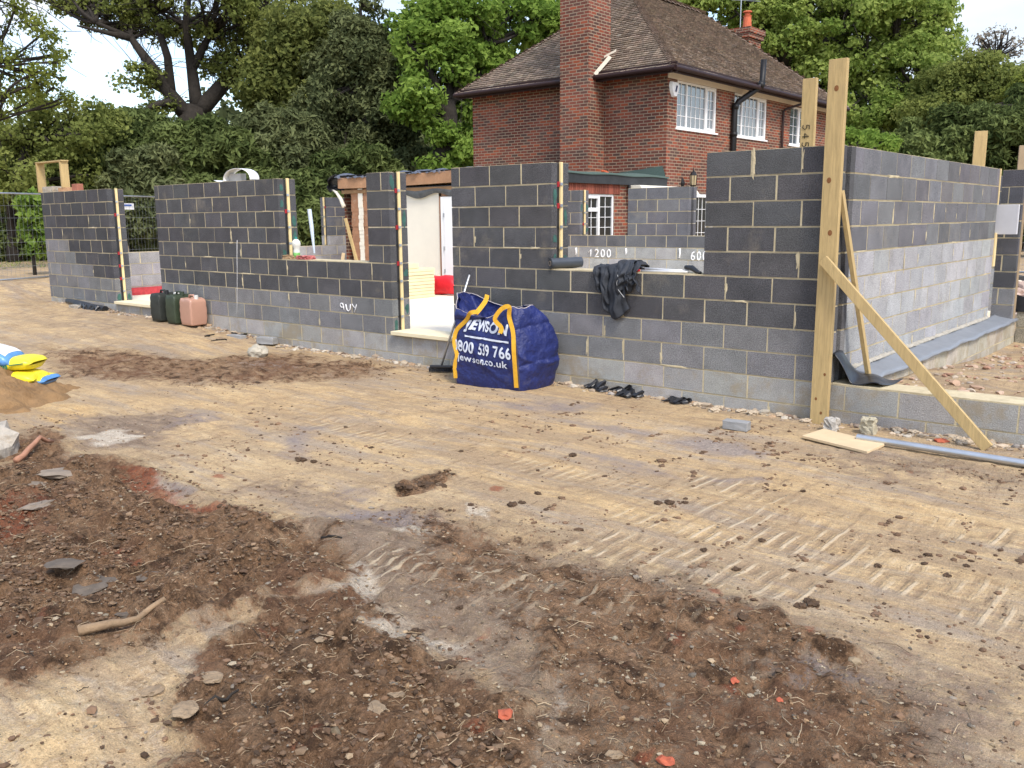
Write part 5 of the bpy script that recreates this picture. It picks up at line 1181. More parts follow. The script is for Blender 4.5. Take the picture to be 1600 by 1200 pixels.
# ------------------------------------------------------------------ loose gravel, soil crumbs: nobody could count them
ICO = None
def ico():
    b = bmesh.new(); bmesh.ops.create_icosphere(b, subdivisions=1, radius=1); v = np.array([q.co[:] for q in b.verts]); f = np.array([[q.index for q in p.verts] for p in b.faces]); b.free(); return v, f
IV, IF = ico()
def scatter(name, P, S, C, m, label, cat, kind='stuff', flat=.6, sink=.3):
    n = len(P); k = len(IV); 
    D = 1 + rng.uniform(-.32, .32, (n, k, 1)); vv = IV[None] * D * S[:, None, None]
    vv = vv * np.stack([rng.uniform(.7, 1.35, n), rng.uniform(.7, 1.35, n), rng.uniform(.7, 1.1, n) * flat], 1)[:, None, :]
    a = rng.uniform(0, 6.28, n); ca, sa = np.cos(a)[:, None], np.sin(a)[:, None]
    X = vv[..., 0] * ca - vv[..., 1] * sa; Y = vv[..., 0] * sa + vv[..., 1] * ca
    vv = np.stack([X, Y, vv[..., 2]], 2) + P[:, None, :]; vv[..., 2] += (S * flat * (1 - sink * 2) * .5)[:, None]
    F = (IF[None] + (np.arange(n) * k)[:, None, None]).reshape(-1, 3)
    me = fastmesh(name, vv.reshape(-1, 3), F, m, smooth=False)
    q = me.attributes.new('col', 'FLOAT_COLOR', 'FACE'); cc = np.concatenate([np.repeat(C, len(IF), 0), np.ones((n * len(IF), 1))], 1); q.data.foreach_set('color', cc.astype(np.float32).ravel())
    o = bpy.data.objects.new(name, me); col.objects.link(o); return tag(o, label, cat, kind=kind)
pal = np.array([(.40, .33, .24), (.32, .25, .18), (.26, .205, .16), (.46, .41, .33), (.20, .14, .10), (.38, .26, .16), (.30, .27, .24), (.45, .36, .26)])
def pick(n, weightfn, box, tries=14):
    out = []
    while sum(len(o) for o in out) < n:
        q = rng.uniform((box[0], box[2]), (box[1], box[3]), (n * 2, 2)); w_ = weightfn(q[:, 0], q[:, 1]); q = q[rng.random(len(q)) < w_]; out.append(q)
    return np.concatenate(out)[:n]
def dens(px_, py_):   # thin out with distance from where people walk in, more on the gravelly and muddy parts
    d = np.hypot(px_, py_); return np.clip((2.6 / d) ** 1.3, 0, 1) * np.clip(.10 + attat('gravel', px_, py_) + .75 * attat('mud', px_, py_) + .6 * attat('pale', px_, py_) * (px_ < -1.8) * (py_ < 3), 0, 1)
q = pick(10000, dens, (-9, .5, .6, 7.4)); s = rng.gamma(1.7, .0019, len(q)) + .0022
C = pal[rng.integers(0, len(pal), len(q))] * rng.uniform(.40, .88, (len(q), 1)) * np.array([1, .93, .80])
scatter('gravel', np.stack([q[:, 0], q[:, 1], zat(q[:, 0], q[:, 1])], 1), s, C, M_stone, 'fine pale gravel scattered through the mud in the foreground', 'gravel')
def dens2(px_, py_): d = np.hypot(px_, py_); n_ = np.clip(fbm(px_, py_, 1.7, 5, 55) * 2.6 + .42, 0, 1); return np.clip(n_ ** 6 * (3.5 / d) * (.30 + attat('mud', px_, py_) * 1.6), 0, 1) * (attat('track', px_, py_) < .3)
q = pick(5200, dens2, (-9, .5, .8, 7.3)); s = rng.gamma(1.4, .0036, len(q)) + .003
C = np.array([(.105, .064, .038)]) * rng.uniform(.6, 2.0, (len(q), 1)) * np.ones((1, 3))
scatter('soil_crumbs', np.stack([q[:, 0], q[:, 1], zat(q[:, 0], q[:, 1])], 1), s, C, M_stone, 'dark brown crumbs of soil strewn over the sand', 'soil')
# broken soil in the muddy parts, and smears of crumbs dropped by the digger's tracks on the sand
def dens3(px_, py_): d = np.hypot(px_, py_); return np.clip(np.clip((attat('mud', px_, py_) - .85) * 10, 0, 1) * (3.0 / d) * np.clip(.5 + 1.6 * fbm(px_, py_, 2.5, 3, 71), 0, 1), 0, 1)
q = pick(10000, dens3, (-8, .5, .8, 6)); s = np.minimum(rng.gamma(1.3, .0032, len(q)) + .002, .018)
C = np.array([(.12, .072, .042), (.16, .10, .058), (.08, .050, .030), (.20, .135, .082)])[rng.integers(0, 4, len(q))] * rng.uniform(.7, 1.3, (len(q), 1))
scatter('broken_soil', np.stack([q[:, 0], q[:, 1], zat(q[:, 0], q[:, 1])], 1), s, C, M_stone, 'broken brown soil heaped roughly over the muddy foreground', 'soil')
cl = pick(130, lambda a, b: np.clip(.8 - attat('mud', a, b), 0, 1) * (b < 7) * (a + b > .6), (-5, 1.2, 2.4, 7.0)); Q = []
for c in cl:
    n_ = int(rng.integers(3, 22)); ax_ = rng.normal(.05, .2); t_ = rng.normal(0, rng.uniform(.03, .13), n_); o_ = rng.normal(0, .014, n_); Q.append(np.stack([c[0] + ax_ * t_ + o_, c[1] + t_], 1))
q = np.concatenate(Q); s = rng.gamma(1.6, .0042, len(q)) + .002
C = np.array([(.12, .074, .044)]) * rng.uniform(.6, 1.8, (len(q), 1))
scatter('soil_crumbs', np.stack([q[:, 0], q[:, 1], zat(q[:, 0], q[:, 1])], 1), s, C, M_stone, 'short smears of dark crumbs left on the sand by the digger tracks', 'soil')
# straw and fine roots
def fibres(n, wfn, box, ln, cols, name, label):
    q = pick(n, wfn, box); a = rng.uniform(0, 6.28, n); l_ = rng.gamma(2.2, ln / 2.2, n); z = zat(q[:, 0], q[:, 1]); w2 = rng.uniform(.0006, .0016, n)
    dx, dy = np.cos(a) * l_ / 2, np.sin(a) * l_ / 2; k1 = rng.normal(0, .12, n) * l_; nxn, nyn = -np.sin(a), np.cos(a)
    P0 = np.stack([q[:, 0] - dx, q[:, 1] - dy, z + .004], 1); P2 = np.stack([q[:, 0] + dx, q[:, 1] + dy, z + rng.uniform(.002, .012, n)], 1); P1 = (P0 + P2) / 2 + np.stack([nxn * k1, nyn * k1, rng.uniform(.002, .014, n)], 1)
    W_ = np.stack([nxn * w2, nyn * w2, 0 * w2], 1); U = np.stack([0 * w2, 0 * w2, w2 * 1.6], 1)
    v = np.stack([P0 - W_, P0 + W_, P0 + U, P1 - W_, P1 + W_, P1 + U, P2 - W_, P2 + W_, P2 + U], 1).reshape(-1, 3); F = []
    for s_ in (0, 3):
        for i_, j_ in ((0, 1), (1, 2), (2, 0)): F.append([s_ + i_, s_ + j_, s_ + 3 + j_, s_ + 3 + i_])
    F = (np.array(F)[None] + (np.arange(n) * 9)[:, None, None]).reshape(-1, 4); me = fastmesh(name, v, F, M_stone, smooth=False)
    C = np.array(cols)[rng.integers(0, len(cols), n)] * rng.uniform(.7, 1.1, (n, 1)); q_ = me.attributes.new('col', 'FLOAT_COLOR', 'FACE'); q_.data.foreach_set('color', np.concatenate([np.repeat(C, 6, 0), np.ones((n * 6, 1))], 1).astype(np.float32).ravel())
    o = bpy.data.objects.new(name, me); col.objects.link(o); tag(o, label, 'straw', kind='stuff')
fibres(2300, lambda a, b: np.clip(attat('mud', a, b) * (2.6 / np.hypot(a, b)) ** 1.2 + .02, 0, 1), (-7, .5, .7, 5.5), .05, [(.30, .22, .13), (.22, .15, .09), (.12, .08, .05), (.40, .31, .20)], 'straw', 'fine straw and root fibres littered over the muddy foreground')
q = np.stack([rng.uniform(-2.52, 3.5, 1700), 7.95 + 5.8 * rng.random(1700) ** .8], 1); s = rng.gamma(2.0, .016, len(q)) + .008
C = np.array([(.50, .36, .26), (.56, .46, .35), (.42, .28, .19), (.50, .42, .34), (.36, .21, .14)])[rng.integers(0, 5, len(q))] * rng.uniform(.75, 1.1, (len(q), 1))
scatter('rubble', np.stack([q[:, 0], q[:, 1], zat(q[:, 0], q[:, 1])], 1), s * .62, C * .9, M_stone, 'tan rubble and stones filling the bay right of the side wall', 'rubble')
q = np.stack([rng.uniform(-3.6, 4, 1500), rng.uniform(16, 21, 1500)], 1); s = rng.gamma(2.0, .04, len(q)) + .03
C = np.array([(.56, .42, .34), (.62, .52, .42), (.46, .33, .26)])[rng.integers(0, 3, len(q))] * rng.uniform(.75, 1.1, (len(q), 1))
scatter('rubble', np.stack([q[:, 0], q[:, 1], zat(q[:, 0], q[:, 1]) + rng.uniform(-.1, .28, len(q))], 1), s, C, M_stone, 'bank of pale rubble beyond the far end of the right wall', 'rubble')
# stones and mortar droppings along the foot of the front wall
q = np.stack([rng.uniform(-18, 3, 1500), 7.6 - np.abs(rng.normal(0, .10, 1500))], 1); s = rng.gamma(2, .007, len(q)) + .006
C = pal[rng.integers(0, len(pal), len(q))] * rng.uniform(.8, 1.1, (len(q), 1))
scatter('mortar_droppings', np.stack([q[:, 0], q[:, 1], zat(q[:, 0], q[:, 1])], 1), s, C, M_stone, 'mortar droppings and chips along the foot of the front walls', 'debris')
# ------------------------------------------------------------------ lumps one can count
def onground(px, py, dz=0): 
    g = G(px, py, .0); z = float(zat(g[0], g[1])); g = G(px, py, z); return (g[0], g[1], z + dz)
def lump(name, px, py, size, m, label, cat, group, flat=.6, rough=.28, rz=0):
    b = bmesh.new(); bmesh.ops.create_icosphere(b, subdivisions=2 if name in ('concrete_lump', 'brick_chip', 'slate_slab') else 3, radius=1)
    sd_ = random.uniform(0, 50)
    for v in b.verts:
        k = 1 + rough * vn(v.co.x * 2.2 + sd_, v.co.y * 2.2, v.co.z * 2.2, sd_) * 1.6 + rough * .7 * vn(v.co.x * 6 + sd_, v.co.y * 6, v.co.z * 6, 3) + random.uniform(-.06, .06) * rough * 2; v.co *= k
        v.co = Vector((v.co.x * size[0], v.co.y * size[1], v.co.z * size[2] * flat))
    me = bpy.data.meshes.new(name); b.to_mesh(me); b.free(); me.materials.append(m); o = bpy.data.objects.new(name, me); p = onground(px, py); o.location = (p[0], p[1], p[2] + size[2] * flat * (.35 if name != 'slate_slab' else .05)); o.rotation_euler = (0, 0, rz); col.objects.link(o); return tag(o, label, cat, group)
for px, py, r in [(1255, 768, .028), (1028, 906, .022), (1046, 787, .05), (1070, 786, .03), (1028, 787, .04), (1372, 885, .03), (1190, 845, .03), (1250, 948, .04), (1270, 945, .05), (1262, 940, .03), (640, 765, .07), (665, 760, .08), (690, 762, .05), (625, 760, .05), (895, 712, .05), (540, 668, .03), (470, 720, .06), (490, 722, .04), (1100, 860, .03), (1150, 890, .03), (700, 1040, .045), (650, 990, .05), (1238, 892, .025), (1480, 900, .03), (1450, 868, .03), (1400, 862, .025), (1160, 965, .04), (980, 980, .035), (1510, 885, .025), (720, 950, .03), (580, 700, .03), (800, 790, .05), (815, 786, .03), (840, 772, .035), (720, 706, .03), (1395, 860, .02), (940, 1055, .03)]:
    r *= .72; lump('soil_clod', px, py, (r, r * .8, r * .75), M_soil, 'small dark clod of soil lying on the sandy ground', 'clod', 'dark clods on the sand', rz=random.uniform(0, 6))
for px, py, r, c in [(120, 900, .10, 0), (150, 915, .12, 0), (100, 880, .09, 0), (230, 900, .07, 0), (90, 740, .16, 1), (170, 735, .08, 1), (40, 760, .15, 1), (60, 790, .1, 1), (130, 715, .07, 1), (200, 960, .05, 0)]:
    lump('slate_slab', px, py, (r, r * .7, r * .25), mat('dark_slab', (.115, .092, .070), var=.3, vs=15) if c == 0 else mat('brown_slab', (.22, .175, .13), var=.3, vs=12), 'flat dark broken slab half sunk in the mud at the left', 'slab', 'broken slabs in the left mud', flat=.7, rz=random.uniform(0, 6))
for px, py, r in [(290, 1110, .06), (240, 1080, .05), (500, 1000, .025), (960, 1180, .03), (350, 1000, .02), (330, 1060, .05), (585, 1110, .05), (560, 1060, .03), (620, 1085, .03)]:
    lump('sandy_lump', px, py, (r, r * .8, r * .5), mat('pale_clay', (.27, .195, .12), var=.3, vs=14, bump=.02, bs=30), 'pale sandy clay lump pressed into the foreground', 'lump', 'pale clay lumps in the foreground', flat=.45, rough=.16, rz=random.uniform(0, 6))
for px, py, r, lb in [(790, 1118, .035, 'orange brick chip below the middle of the foreground'), (1148, 1064, .022, 'small orange brick chip on the dark gravel'), (1042, 1190, .03, 'orange brick chip at the bottom edge of the view'), (1470, 690, .055, 'broken red brick under the scaffold pole'), (1218, 1094, .016, 'tiny orange brick chip right of the dark gravel')]:
    lump('brick_chip', px, py, (r, r * .8, r * .6), mat('brick_chip', (.40, .10, .05), var=.25, vs=30), lb, 'brick', None, rz=random.uniform(0, 6))
for i in range(34):
    px = random.choice([random.uniform(1140, 1275), random.uniform(1300, 1440), random.uniform(560, 650), random.uniform(300, 470), random.uniform(1100, 1260)])
    yb = 590 + (px - 870) * .166 if px > 560 else 0
    xw = random.uniform(-4.1, -2.9) if i % 3 == 0 else (random.uniform(-12.4, -8.4) if i % 3 == 1 else random.uniform(-2.6, -.9))
    r = random.uniform(.02, .055); cs = random.choice(((.50, .45, .36), (.44, .36, .26), (.55, .50, .42), (.36, .30, .22)))
    o = lump('rubble_stone', 800, 900, (r, r * .8, r * .7), mat('rubble_stone', cs, var=.2, vs=20) if i < 4 else bpy.data.materials['rubble_stone' if 'rubble_stone' in bpy.data.materials else 0], 'pale stone among the debris along the foot of the block walls', 'stone', 'stones along the foot of the walls', rz=random.uniform(0, 6))
    yw = 7.55 - abs(random.gauss(0, .09)); o.location = (xw, yw, float(zat(xw, yw)) + r * .3)
lump('boulder', 403, 555, (.15, .12, .13), mat('pale_boulder', (.40, .36, .28), var=.3, bump=.01, bs=30), 'rounded pale boulder alone on the open ground in front of the long wall', 'boulder', None, flat=.8, rough=.12)
o = lump('concrete_lump', -6, 706, (.20, .20, .22), M_concrete, 'large broken lump of pale concrete at the left edge below the sand heap', 'lump', None, flat=.8, rough=.18, rz=.6)
# torn black membrane scraps at the wall foot
def scrap(cx, cy, w_, h_, label):
    root = MB()
    for k in range(9):
        a = random.uniform(-.5, .5) * w_; p0 = V((cx + a, cy + random.uniform(-.05, .05), float(zat(cx + a, cy)) + .01)); hh = h_ * random.uniform(.4, 1); ww = random.uniform(.04, .09)
        f = lambda u, v: p0 + V((ww * (u - .5) * 2 + .02 * math.sin(v * 7 + k), .05 * math.sin(u * 5 + k), hh * math.sin(v * 2.6) * (.6 + .4 * math.sin(u * 6 + k))))
        root.grid(f, 5, 5)
    root.build('plastic_scraps', M_dpc, None, smooth=False, solid=.003, label=label, cat='plastic')
scrap(-5.05, 7.5, .42, .11, 'larger tangle of torn black plastic at the wall foot right of the blue bag'); scrap(-4.75, 7.42, .2, .08, 'small middle tangle of torn black plastic at the wall foot'); scrap(-4.28, 7.47, .3, .06, 'flat scrap of black plastic at the wall foot below the jacket window')
# sticks
def stick(p, q, r, m, label, group=None, kink=.1, name='stick', z=.0):
    a = V(onground(*p)) ; b = V(onground(*q)); n = 7; pts = []
    for k in range(n):
        t = k / (n - 1); c = a.lerp(b, t); c.z = float(zat(c.x, c.y)) + r * .8 + z * math.sin(t * 3.1); c += V((random.uniform(-1, 1), random.uniform(-1, 1), 0)) * kink * r * 4; pts.append(c)
    mb = MB(); mb.tube(pts, [r * (1.05 - .5 * k / (n - 1)) for k in range(n)], 7); mb.build(name, m, None, smooth=True, label=label, cat='stick', group=group)
stick((120, 985), (258, 938), .022, M_stick, 'thick broken branch lying in the dark mud, lower left', z=.02, name='branch')
stick((25, 725), (82, 693), .024, mat('reddish_wood', (.40, .20, .12), rough=.6, var=.25), 'short reddish stick pointing up from the mud beside the pale concrete lump', z=.05, name='branch')
stick((318, 1112), (372, 1080), .009, M_bark, 'dark twig in front of the pale clay patch')
stick((503, 840), (535, 848), .010, M_bark, 'dark twig at the edge of the white dust')
for i in range(56):
    if i % 2: px, py = random.uniform(0, 520), random.uniform(760, 1080)
    else: px, py = random.uniform(340, 1150), random.uniform(960, 1190)
    a = random.uniform(-.6, .6); ln_ = random.uniform(8, 42)
    stick((px, py), (px + ln_ * math.cos(a), py - ln_ * math.sin(a) * .6), random.uniform(.0012, .003), random.choice((M_stick, M_bark, M_stick)), 'thin dry twig lying loose on the muddy foreground', 'twigs on the mud', kink=.9, name='twig')
for i in range(9):
    px, py = random.uniform(290, 400), random.uniform(500, 528); stick((px, py), (px + random.uniform(-30, 30), py + random.uniform(-5, 5)), random.uniform(.006, .014), M_bark, 'dark root among the debris at the foot of the long wall', 'roots by the long wall', kink=.9, name='root')
m = MB(); a = V(G(25, 466, .2)); b = V(G(82, 459, .2)); m.bar(a, b, .16, .03); m.build('plank', M_stick, None, label='old plank lying on the ground left of the far left pier', cat='plank')
# ================================================================== MESH FENCE
fA = V(AT(0, 441, 19.8)); fB = V(AT(515, 440, 31.0)); fdir = V((fB.x - fA.x, fB.y - fA.y, 0)).normalized(); ZF = .46
def fence_panel(p, d, label, z=ZF, Ln=3.4, H=1.96):
    root = empty('mesh_fence', (p.x, p.y, z), label, 'fence', 'temporary mesh fence panels')
    q = p + d * Ln; m = MB(); P = lambda t, h: V((p.x + d.x * Ln * t, p.y + d.y * Ln * t, z + h))
    m.tube([P(0, .02), P(0, H), P(1, H), P(1, .02)], .021, 8); m.tube([P(0, .06), P(1, .06)], .021, 8); m.build('frame', M_steel, root, smooth=True)
    w_ = MB(); n = int(Ln / .105)
    for k in range(1, n): w_.tube([P(k / n, .06), P(k / n, H)], .0022, 3, caps=False)
    for k in range(1, 7): w_.tube([P(0, .06 + (H - .06) * k / 7), P(1, .06 + (H - .06) * k / 7)], .0032, 3, caps=False)
    w_.build('mesh', mat('fence_wire', (.30, .32, .33), rough=.5, metal=.6) if 'fence_wire' not in bpy.data.materials else bpy.data.materials['fence_wire'], root)
    ft = MB(); ft.box(-.35, .35, -.11, .11, 0, .13, M=Matrix.Translation((p.x, p.y, z - .14)) @ Matrix.Rotation(math.atan2(d.y, d.x) + 1.57, 4, 'Z')); ft.build('foot', mat('rubber_foot', (.05, .05, .05)), root, bevel=.02)
    return root
names = ['fence panel out beyond the left edge', 'mesh fence panel at the left edge of the view', 'mesh fence panel behind the far left pier', 'mesh fence panel with a small white sign seen through the left doorway', 'mesh fence panel behind the long wall', 'mesh fence panel behind the window gap of the long wall', 'mesh fence panel seen through the left window gap']
for i in range(1, 7): fp = fence_panel(fA + fdir * (3.5 * (i - 2) + 2.0), fdir, names[i])
sgp = V(AT(196.5, 322.5, 22.9)); m = MB(); m.bar(sgp - fdir * .26, sgp + fdir * .26, .012, .16, (0, 0, 1)); sg = m.build('fence_sign', M_white, label='small white sign with a blue line on the mesh fence', cat='sign')
m = MB(); nrm = V((fdir.y, -fdir.x, 0)); m.bar(sgp - fdir * .20 + nrm * .012 + V((0, 0, .03)), sgp + fdir * .18 + nrm * .012 + V((0, 0, .03)), .004, .04, (0, 0, 1)); o = m.build('printed_line', mat('blue_line', (.05, .12, .4)), sg)
a, b = V((-4.7, 20.6, 0)), V((-3.4, 23.6, 0)); pR = V(AT(1588, 425, 20.0)); dR = V((.88, .47, 0)).normalized(); fence_panel(V((pR.x, pR.y, 0)), dR, 'leaning mesh fence panel at the right edge behind the rubble', z=.42, H=1.2)

# ================================================================== TREES
def leafcloud(name, centers, radii, per, size, m, parent, flat=.75, outward=.5, aspect=1.0, droop=0., seed=0, hollow=.55, tint=None):
    """centers (n,3), radii (n,), per: leaves per puff; each leaf a small bent quad"""
    r = np.random.default_rng(seed); n = len(centers); cnt = np.maximum(4, (per * (radii / radii.mean()) ** 2)).astype(int); idx = np.repeat(np.arange(n), cnt); T = len(idx)
    d = r.normal(size=(T, 3)); d /= np.linalg.norm(d, axis=1, keepdims=True); rad = radii[idx] * (hollow + (1 - hollow) * r.random(T) ** .6) * r.uniform(.75, 1.15, T)
    off = d * rad[:, None]; off[:, 2] *= flat; c = centers[idx] + off; c[:, 2] -= droop * (rad ** 2)
    nrm = d * outward + r.normal(size=(T, 3)) * .55 + np.array([0, 0, .35]); nrm /= np.linalg.norm(nrm, axis=1, keepdims=True)
    t = r.normal(size=(T, 3)); t[:, 2] -= .4 * (aspect > 1.4); t -= nrm * (t * nrm).sum(1, keepdims=True); t /= np.linalg.norm(t, axis=1, keepdims=True); b = np.cross(nrm, t)
    s = size * r.uniform(.35, 1.2, T) ** .9 * 1.25; L_ = (t * (s * aspect)[:, None]) / 2; W_ = (b * s[:, None]) / 2; bend = nrm * (s * .18)[:, None]
    v = np.stack([c - L_, c + W_ * .9 + bend, c + L_, c - W_ * .9 + bend], 1).reshape(-1, 3)
    f = np.arange(T * 4).reshape(T, 4); me = fastmesh(name, v, f, m, smooth=False)
    rv = r.random(n)[idx] * .55 + r.random(T) * .45
    q = me.attributes.new('rnd', 'FLOAT', 'FACE'); q.data.foreach_set('value', rv.astype(np.float32))
    o = bpy.data.objects.new(name, me); col.objects.link(o)
    if parent is not None: o.parent = parent; o.matrix_parent_inverse = Matrix.Translation(-V(parent.location))
    return o
def limb(mb, p, q, r0, r1, seg=7, wob=.10, sagz=.0, n=8, rs=None):
    p, q = V(p), V(q); Ln = (q - p).length; pts = []; rr = []
    o1 = V((random.gauss(0, 1), random.gauss(0, 1), random.gauss(0, .6))) * wob * Ln * .5; o2 = V((random.gauss(0, 1), random.gauss(0, 1), random.gauss(0, .6))) * wob * Ln * .22
    for k in range(seg + 1):
        t = k / seg; pts.append(p.lerp(q, t) + o1 * math.sin(math.pi * t) + o2 * math.sin(2 * math.pi * t) + V((0, 0, sagz * Ln * math.sin(math.pi * t)))); rr.append(r0 + (r1 - r0) * t ** .8)
    mb.tube(pts, rr, n); return pts, rr
def crown_puffs(shapes, npuff, rr, seed):
    """shapes: (centre, radii(3), weight) ellipsoids; puffs sit in the outer part of each"""
    r = np.random.default_rng(seed); C = []; W = np.array([s[2] for s in shapes], float); W /= W.sum()
    for s, w_ in zip(shapes, W):
        n = max(1, int(round(npuff * w_))); d = r.normal(size=(n, 3)); d /= np.linalg.norm(d, axis=1, keepdims=True); k = r.uniform(.35, 1, n) ** .5
        C.append(np.array(s[0])[None] + d * k[:, None] * np.array(s[1])[None])
    C = np.concatenate(C); return C, r.uniform(rr[0], rr[1], len(C))
def shp(px, py, d, rx, ry, rd=None, w_=None):
    s = d / FPX; return (AT(px, py, d), (rx * s, (rd or (rx + ry) / 2) * s, ry * s), w_ or rx * ry)
def groundz(p): return .4
def tree(name, label, trunk, shapes, npuff, prr, per, size, lm, bark=None, r0=.4, branches=26, seed=1, group=None, flat=.75, aspect=1.3, extra=(), cat='tree', wob=.12, base_z=.0, twigs=0, twig_r=.02, droop=0, puffs=None, hollow=.55):
    """trunk: list of (px,py,d,radius) from base up"""
    pts = [V(AT(*t[:3])) for t in trunk]; rad = [t[3] for t in trunk]; b0 = V((pts[0].x, pts[0].y, base_z)); root = empty(name, b0, label, cat, group)
    random.seed(seed); mb = MB(); mb.tube([b0 - V((0, 0, .2))] + pts, [rad[0] * 1.25] + rad, 12)
    C, Rr = crown_puffs(shapes, npuff, prr, seed)
    top = pts[-1]; order = np.random.default_rng(seed + 5).permutation(len(C))[:branches]
    for (lst, ra, rb) in extra:
        q = [V(AT(*l)) for l in lst]; n_ = len(q); mb.tube(sum(([q[i].lerp(q[i + 1], t) for t in (0, .33, .66)] for i in range(n_ - 1)), []) + [q[-1]], [ra + (rb - ra) * k / (3 * (n_ - 1)) for k in range(3 * (n_ - 1) + 1)], 9)
        pts += q[1:]; rad += [rb] * (n_ - 1)
    start = [p for p in pts[max(0, len(trunk) - 3):]]
    nodes = []
    for i in order:
        c = V(C[i]); s_ = min(start, key=lambda p: (p - c).length + 1.2 * max(0, p.z - c.z)); 
        ps, rs_ = limb(mb, s_, c, r0 * .30, .03, wob=wob, n=6); nodes.append((ps, rs_))
    for _ in range(twigs):
        ps, rs_ = random.choice(nodes); k = random.randrange(2, len(ps)); c = V(C[random.randrange(len(C))]); p = ps[k]
        dlt = (c - p); dlt = dlt.normalized() * random.uniform(.5, 1.7) + V([random.gauss(0, .35) for _ in range(3)]); limb(mb, p, p + dlt, twig_r, .006, seg=4, wob=.2, n=4)
    mb.build('trunk', bark or M_bark, root, smooth=True)
    leafcloud('crown', C, Rr, per, size, lm, root, flat=flat, aspect=aspect, seed=seed, droop=droop, hollow=hollow)
    return root
LM_oak = leaf_mat('oak_leaves', (0.142, 0.224, 0.041), (0.425, 0.500, 0.142), .5)
LM_oak2 = leaf_mat('bright_leaves', (0.118, 0.201, 0.035), (0.319, 0.437, 0.094), .5)
LM_spring = leaf_mat('spring_leaves', (0.118, 0.142, 0.035), (0.295, 0.330, 0.083), .5)
LM_olive = leaf_mat('olive_leaves', (0.118, 0.147, 0.040), (0.330, 0.366, 0.106), .5)
LM_dark = leaf_mat('dark_needles', (0.041, 0.061, 0.020), (0.196, 0.239, 0.080), .3)
LM_dark2 = leaf_mat('grey_green_needles', (0.052, 0.070, 0.032), (0.210, 0.232, 0.102), .3)
LM_ivy = leaf_mat('dark_oak_leaves', (0.083, 0.106, 0.033), (0.271, 0.295, 0.088), .5)
LM_yel = leaf_mat('yellow_green_leaves', (0.130, 0.160, 0.030), (0.300, 0.340, 0.080), .5)
LM_pink = leaf_mat('bronze_leaves', (.22, .18, .14), (.42, .38, .30), .5)
# a dense belt far off so that no open horizon shows
bc, br_ = [], []
for px in range(-260, 1900, 26):
    for k in range(5):
        d_ = rng.uniform(47, 56); py = rng.uniform(255, 335) if px < 290 else (rng.uniform(190, 335) if px < 1480 else rng.uniform(230, 335))
        bc.append(AT(px + rng.uniform(-15, 15), py, d_)); br_.append(rng.uniform(1.4, 2.3))
for k in range(420):
    bc.append(np.array([rng.uniform(-66, -54), rng.uniform(-40, 30), rng.uniform(.5, 5.5)])); br_.append(rng.uniform(1.4, 2.4))
wd = leafcloud('woodland', np.array(bc), np.array(br_), 190, .42, LM_dark2, None, flat=.9, seed=99); tag(wd, 'far belt of dark woodland closing off the view behind the trees', 'woodland', kind='stuff')
gb = MB(); 
# oak with the heavy spreading limbs, upper left
tree('oak_tree', 'big old oak with heavy dark spreading limbs against the sky, upper left', [(306, 300, 36, .66), (300, 235, 36, .58), (298, 195, 36, .62), (308, 168, 36, .42)],
     [shp(300, 10, 36, 160, 60), shp(175, 12, 36, 75, 34), shp(430, 20, 37, 100, 60), shp(215, 118, 35, 40, 18), shp(245, 160, 35, 36, 16), shp(90, -15, 36, 60, 30), shp(365, 110, 37, 55, 40)],
     360, (.26, .62), 66, .12, LM_olive, r0=.3, branches=150, seed=4, twigs=900, twig_r=.022, hollow=.1, base_z=.5,
     extra=[([(300, 190, 36), (268, 150, 35.5), (238, 105, 35), (205, 60, 35), (150, 35, 34.5)], .36, .06), ([(308, 170, 36), (300, 110, 36), (290, 40, 36), (300, -60, 36)], .28, .08), ([(310, 175, 36), (350, 130, 36.5), (390, 95, 37), (400, 20, 37), (395, -60, 37)], .36, .09),
            ([(296, 180, 36), (262, 160, 35), (240, 165, 34.6), (222, 174, 34)], .22, .05), ([(300, 110, 36), (330, 50, 36), (345, -20, 36)], .18, .06), ([(268, 150, 35.5), (262, 90, 35), (240, 20, 35), (255, -50, 35)], .2, .06), ([(205, 60, 35), (120, 40, 34)], .14, .03), ([(360, 118, 36.5), (430, 100, 37), (500, 70, 37)], .18, .04)])
tree('birch_tree', 'thin yellow green tree with airy branches at the far left edge', [(-60, 330, 22, .16), (-30, 200, 22, .14), (-20, 100, 22, .11), (-10, 0, 22, .07)],
     [shp(20, 60, 22, 90, 60), shp(40, 110, 22, 80, 40), shp(10, 0, 22, 110, 45), shp(-10, 150, 22, 60, 40), shp(90, 150, 23, 50, 30)], 120, (.18, .36), 44, .07, LM_yel, r0=.06, branches=50, seed=8, twigs=110, twig_r=.012, hollow=.15, base_z=.5)
tree('bushy_tree', 'mid green bushy tree behind the fence at the far left', [(20, 380, 29, .2), (30, 280, 29, .15), (40, 220, 29, .1)],
     [shp(30, 190, 29, 80, 40), shp(110, 205, 29, 60, 45), shp(-20, 250, 29, 80, 70), shp(70, 290, 29, 80, 60), shp(150, 190, 30, 50, 30)], 130, (.35, .7), 120, .11, LM_olive, branches=60, seed=12, twigs=60, base_z=.5, hollow=.35)
tree('laurel_bush', 'bright green leafy sapling just behind the mesh fence at the left', [(52, 400, 21.5, .04), (50, 350, 21.5, .03), (50, 320, 21.5, .02)], [shp(52, 335, 21.5, 18, 38), shp(58, 375, 21.5, 14, 22)], 34, (.10, .22), 34, .10, LM_oak2, branches=12, r0=.06, seed=15, cat='bush', base_z=.46, aspect=1.8, hollow=.2)
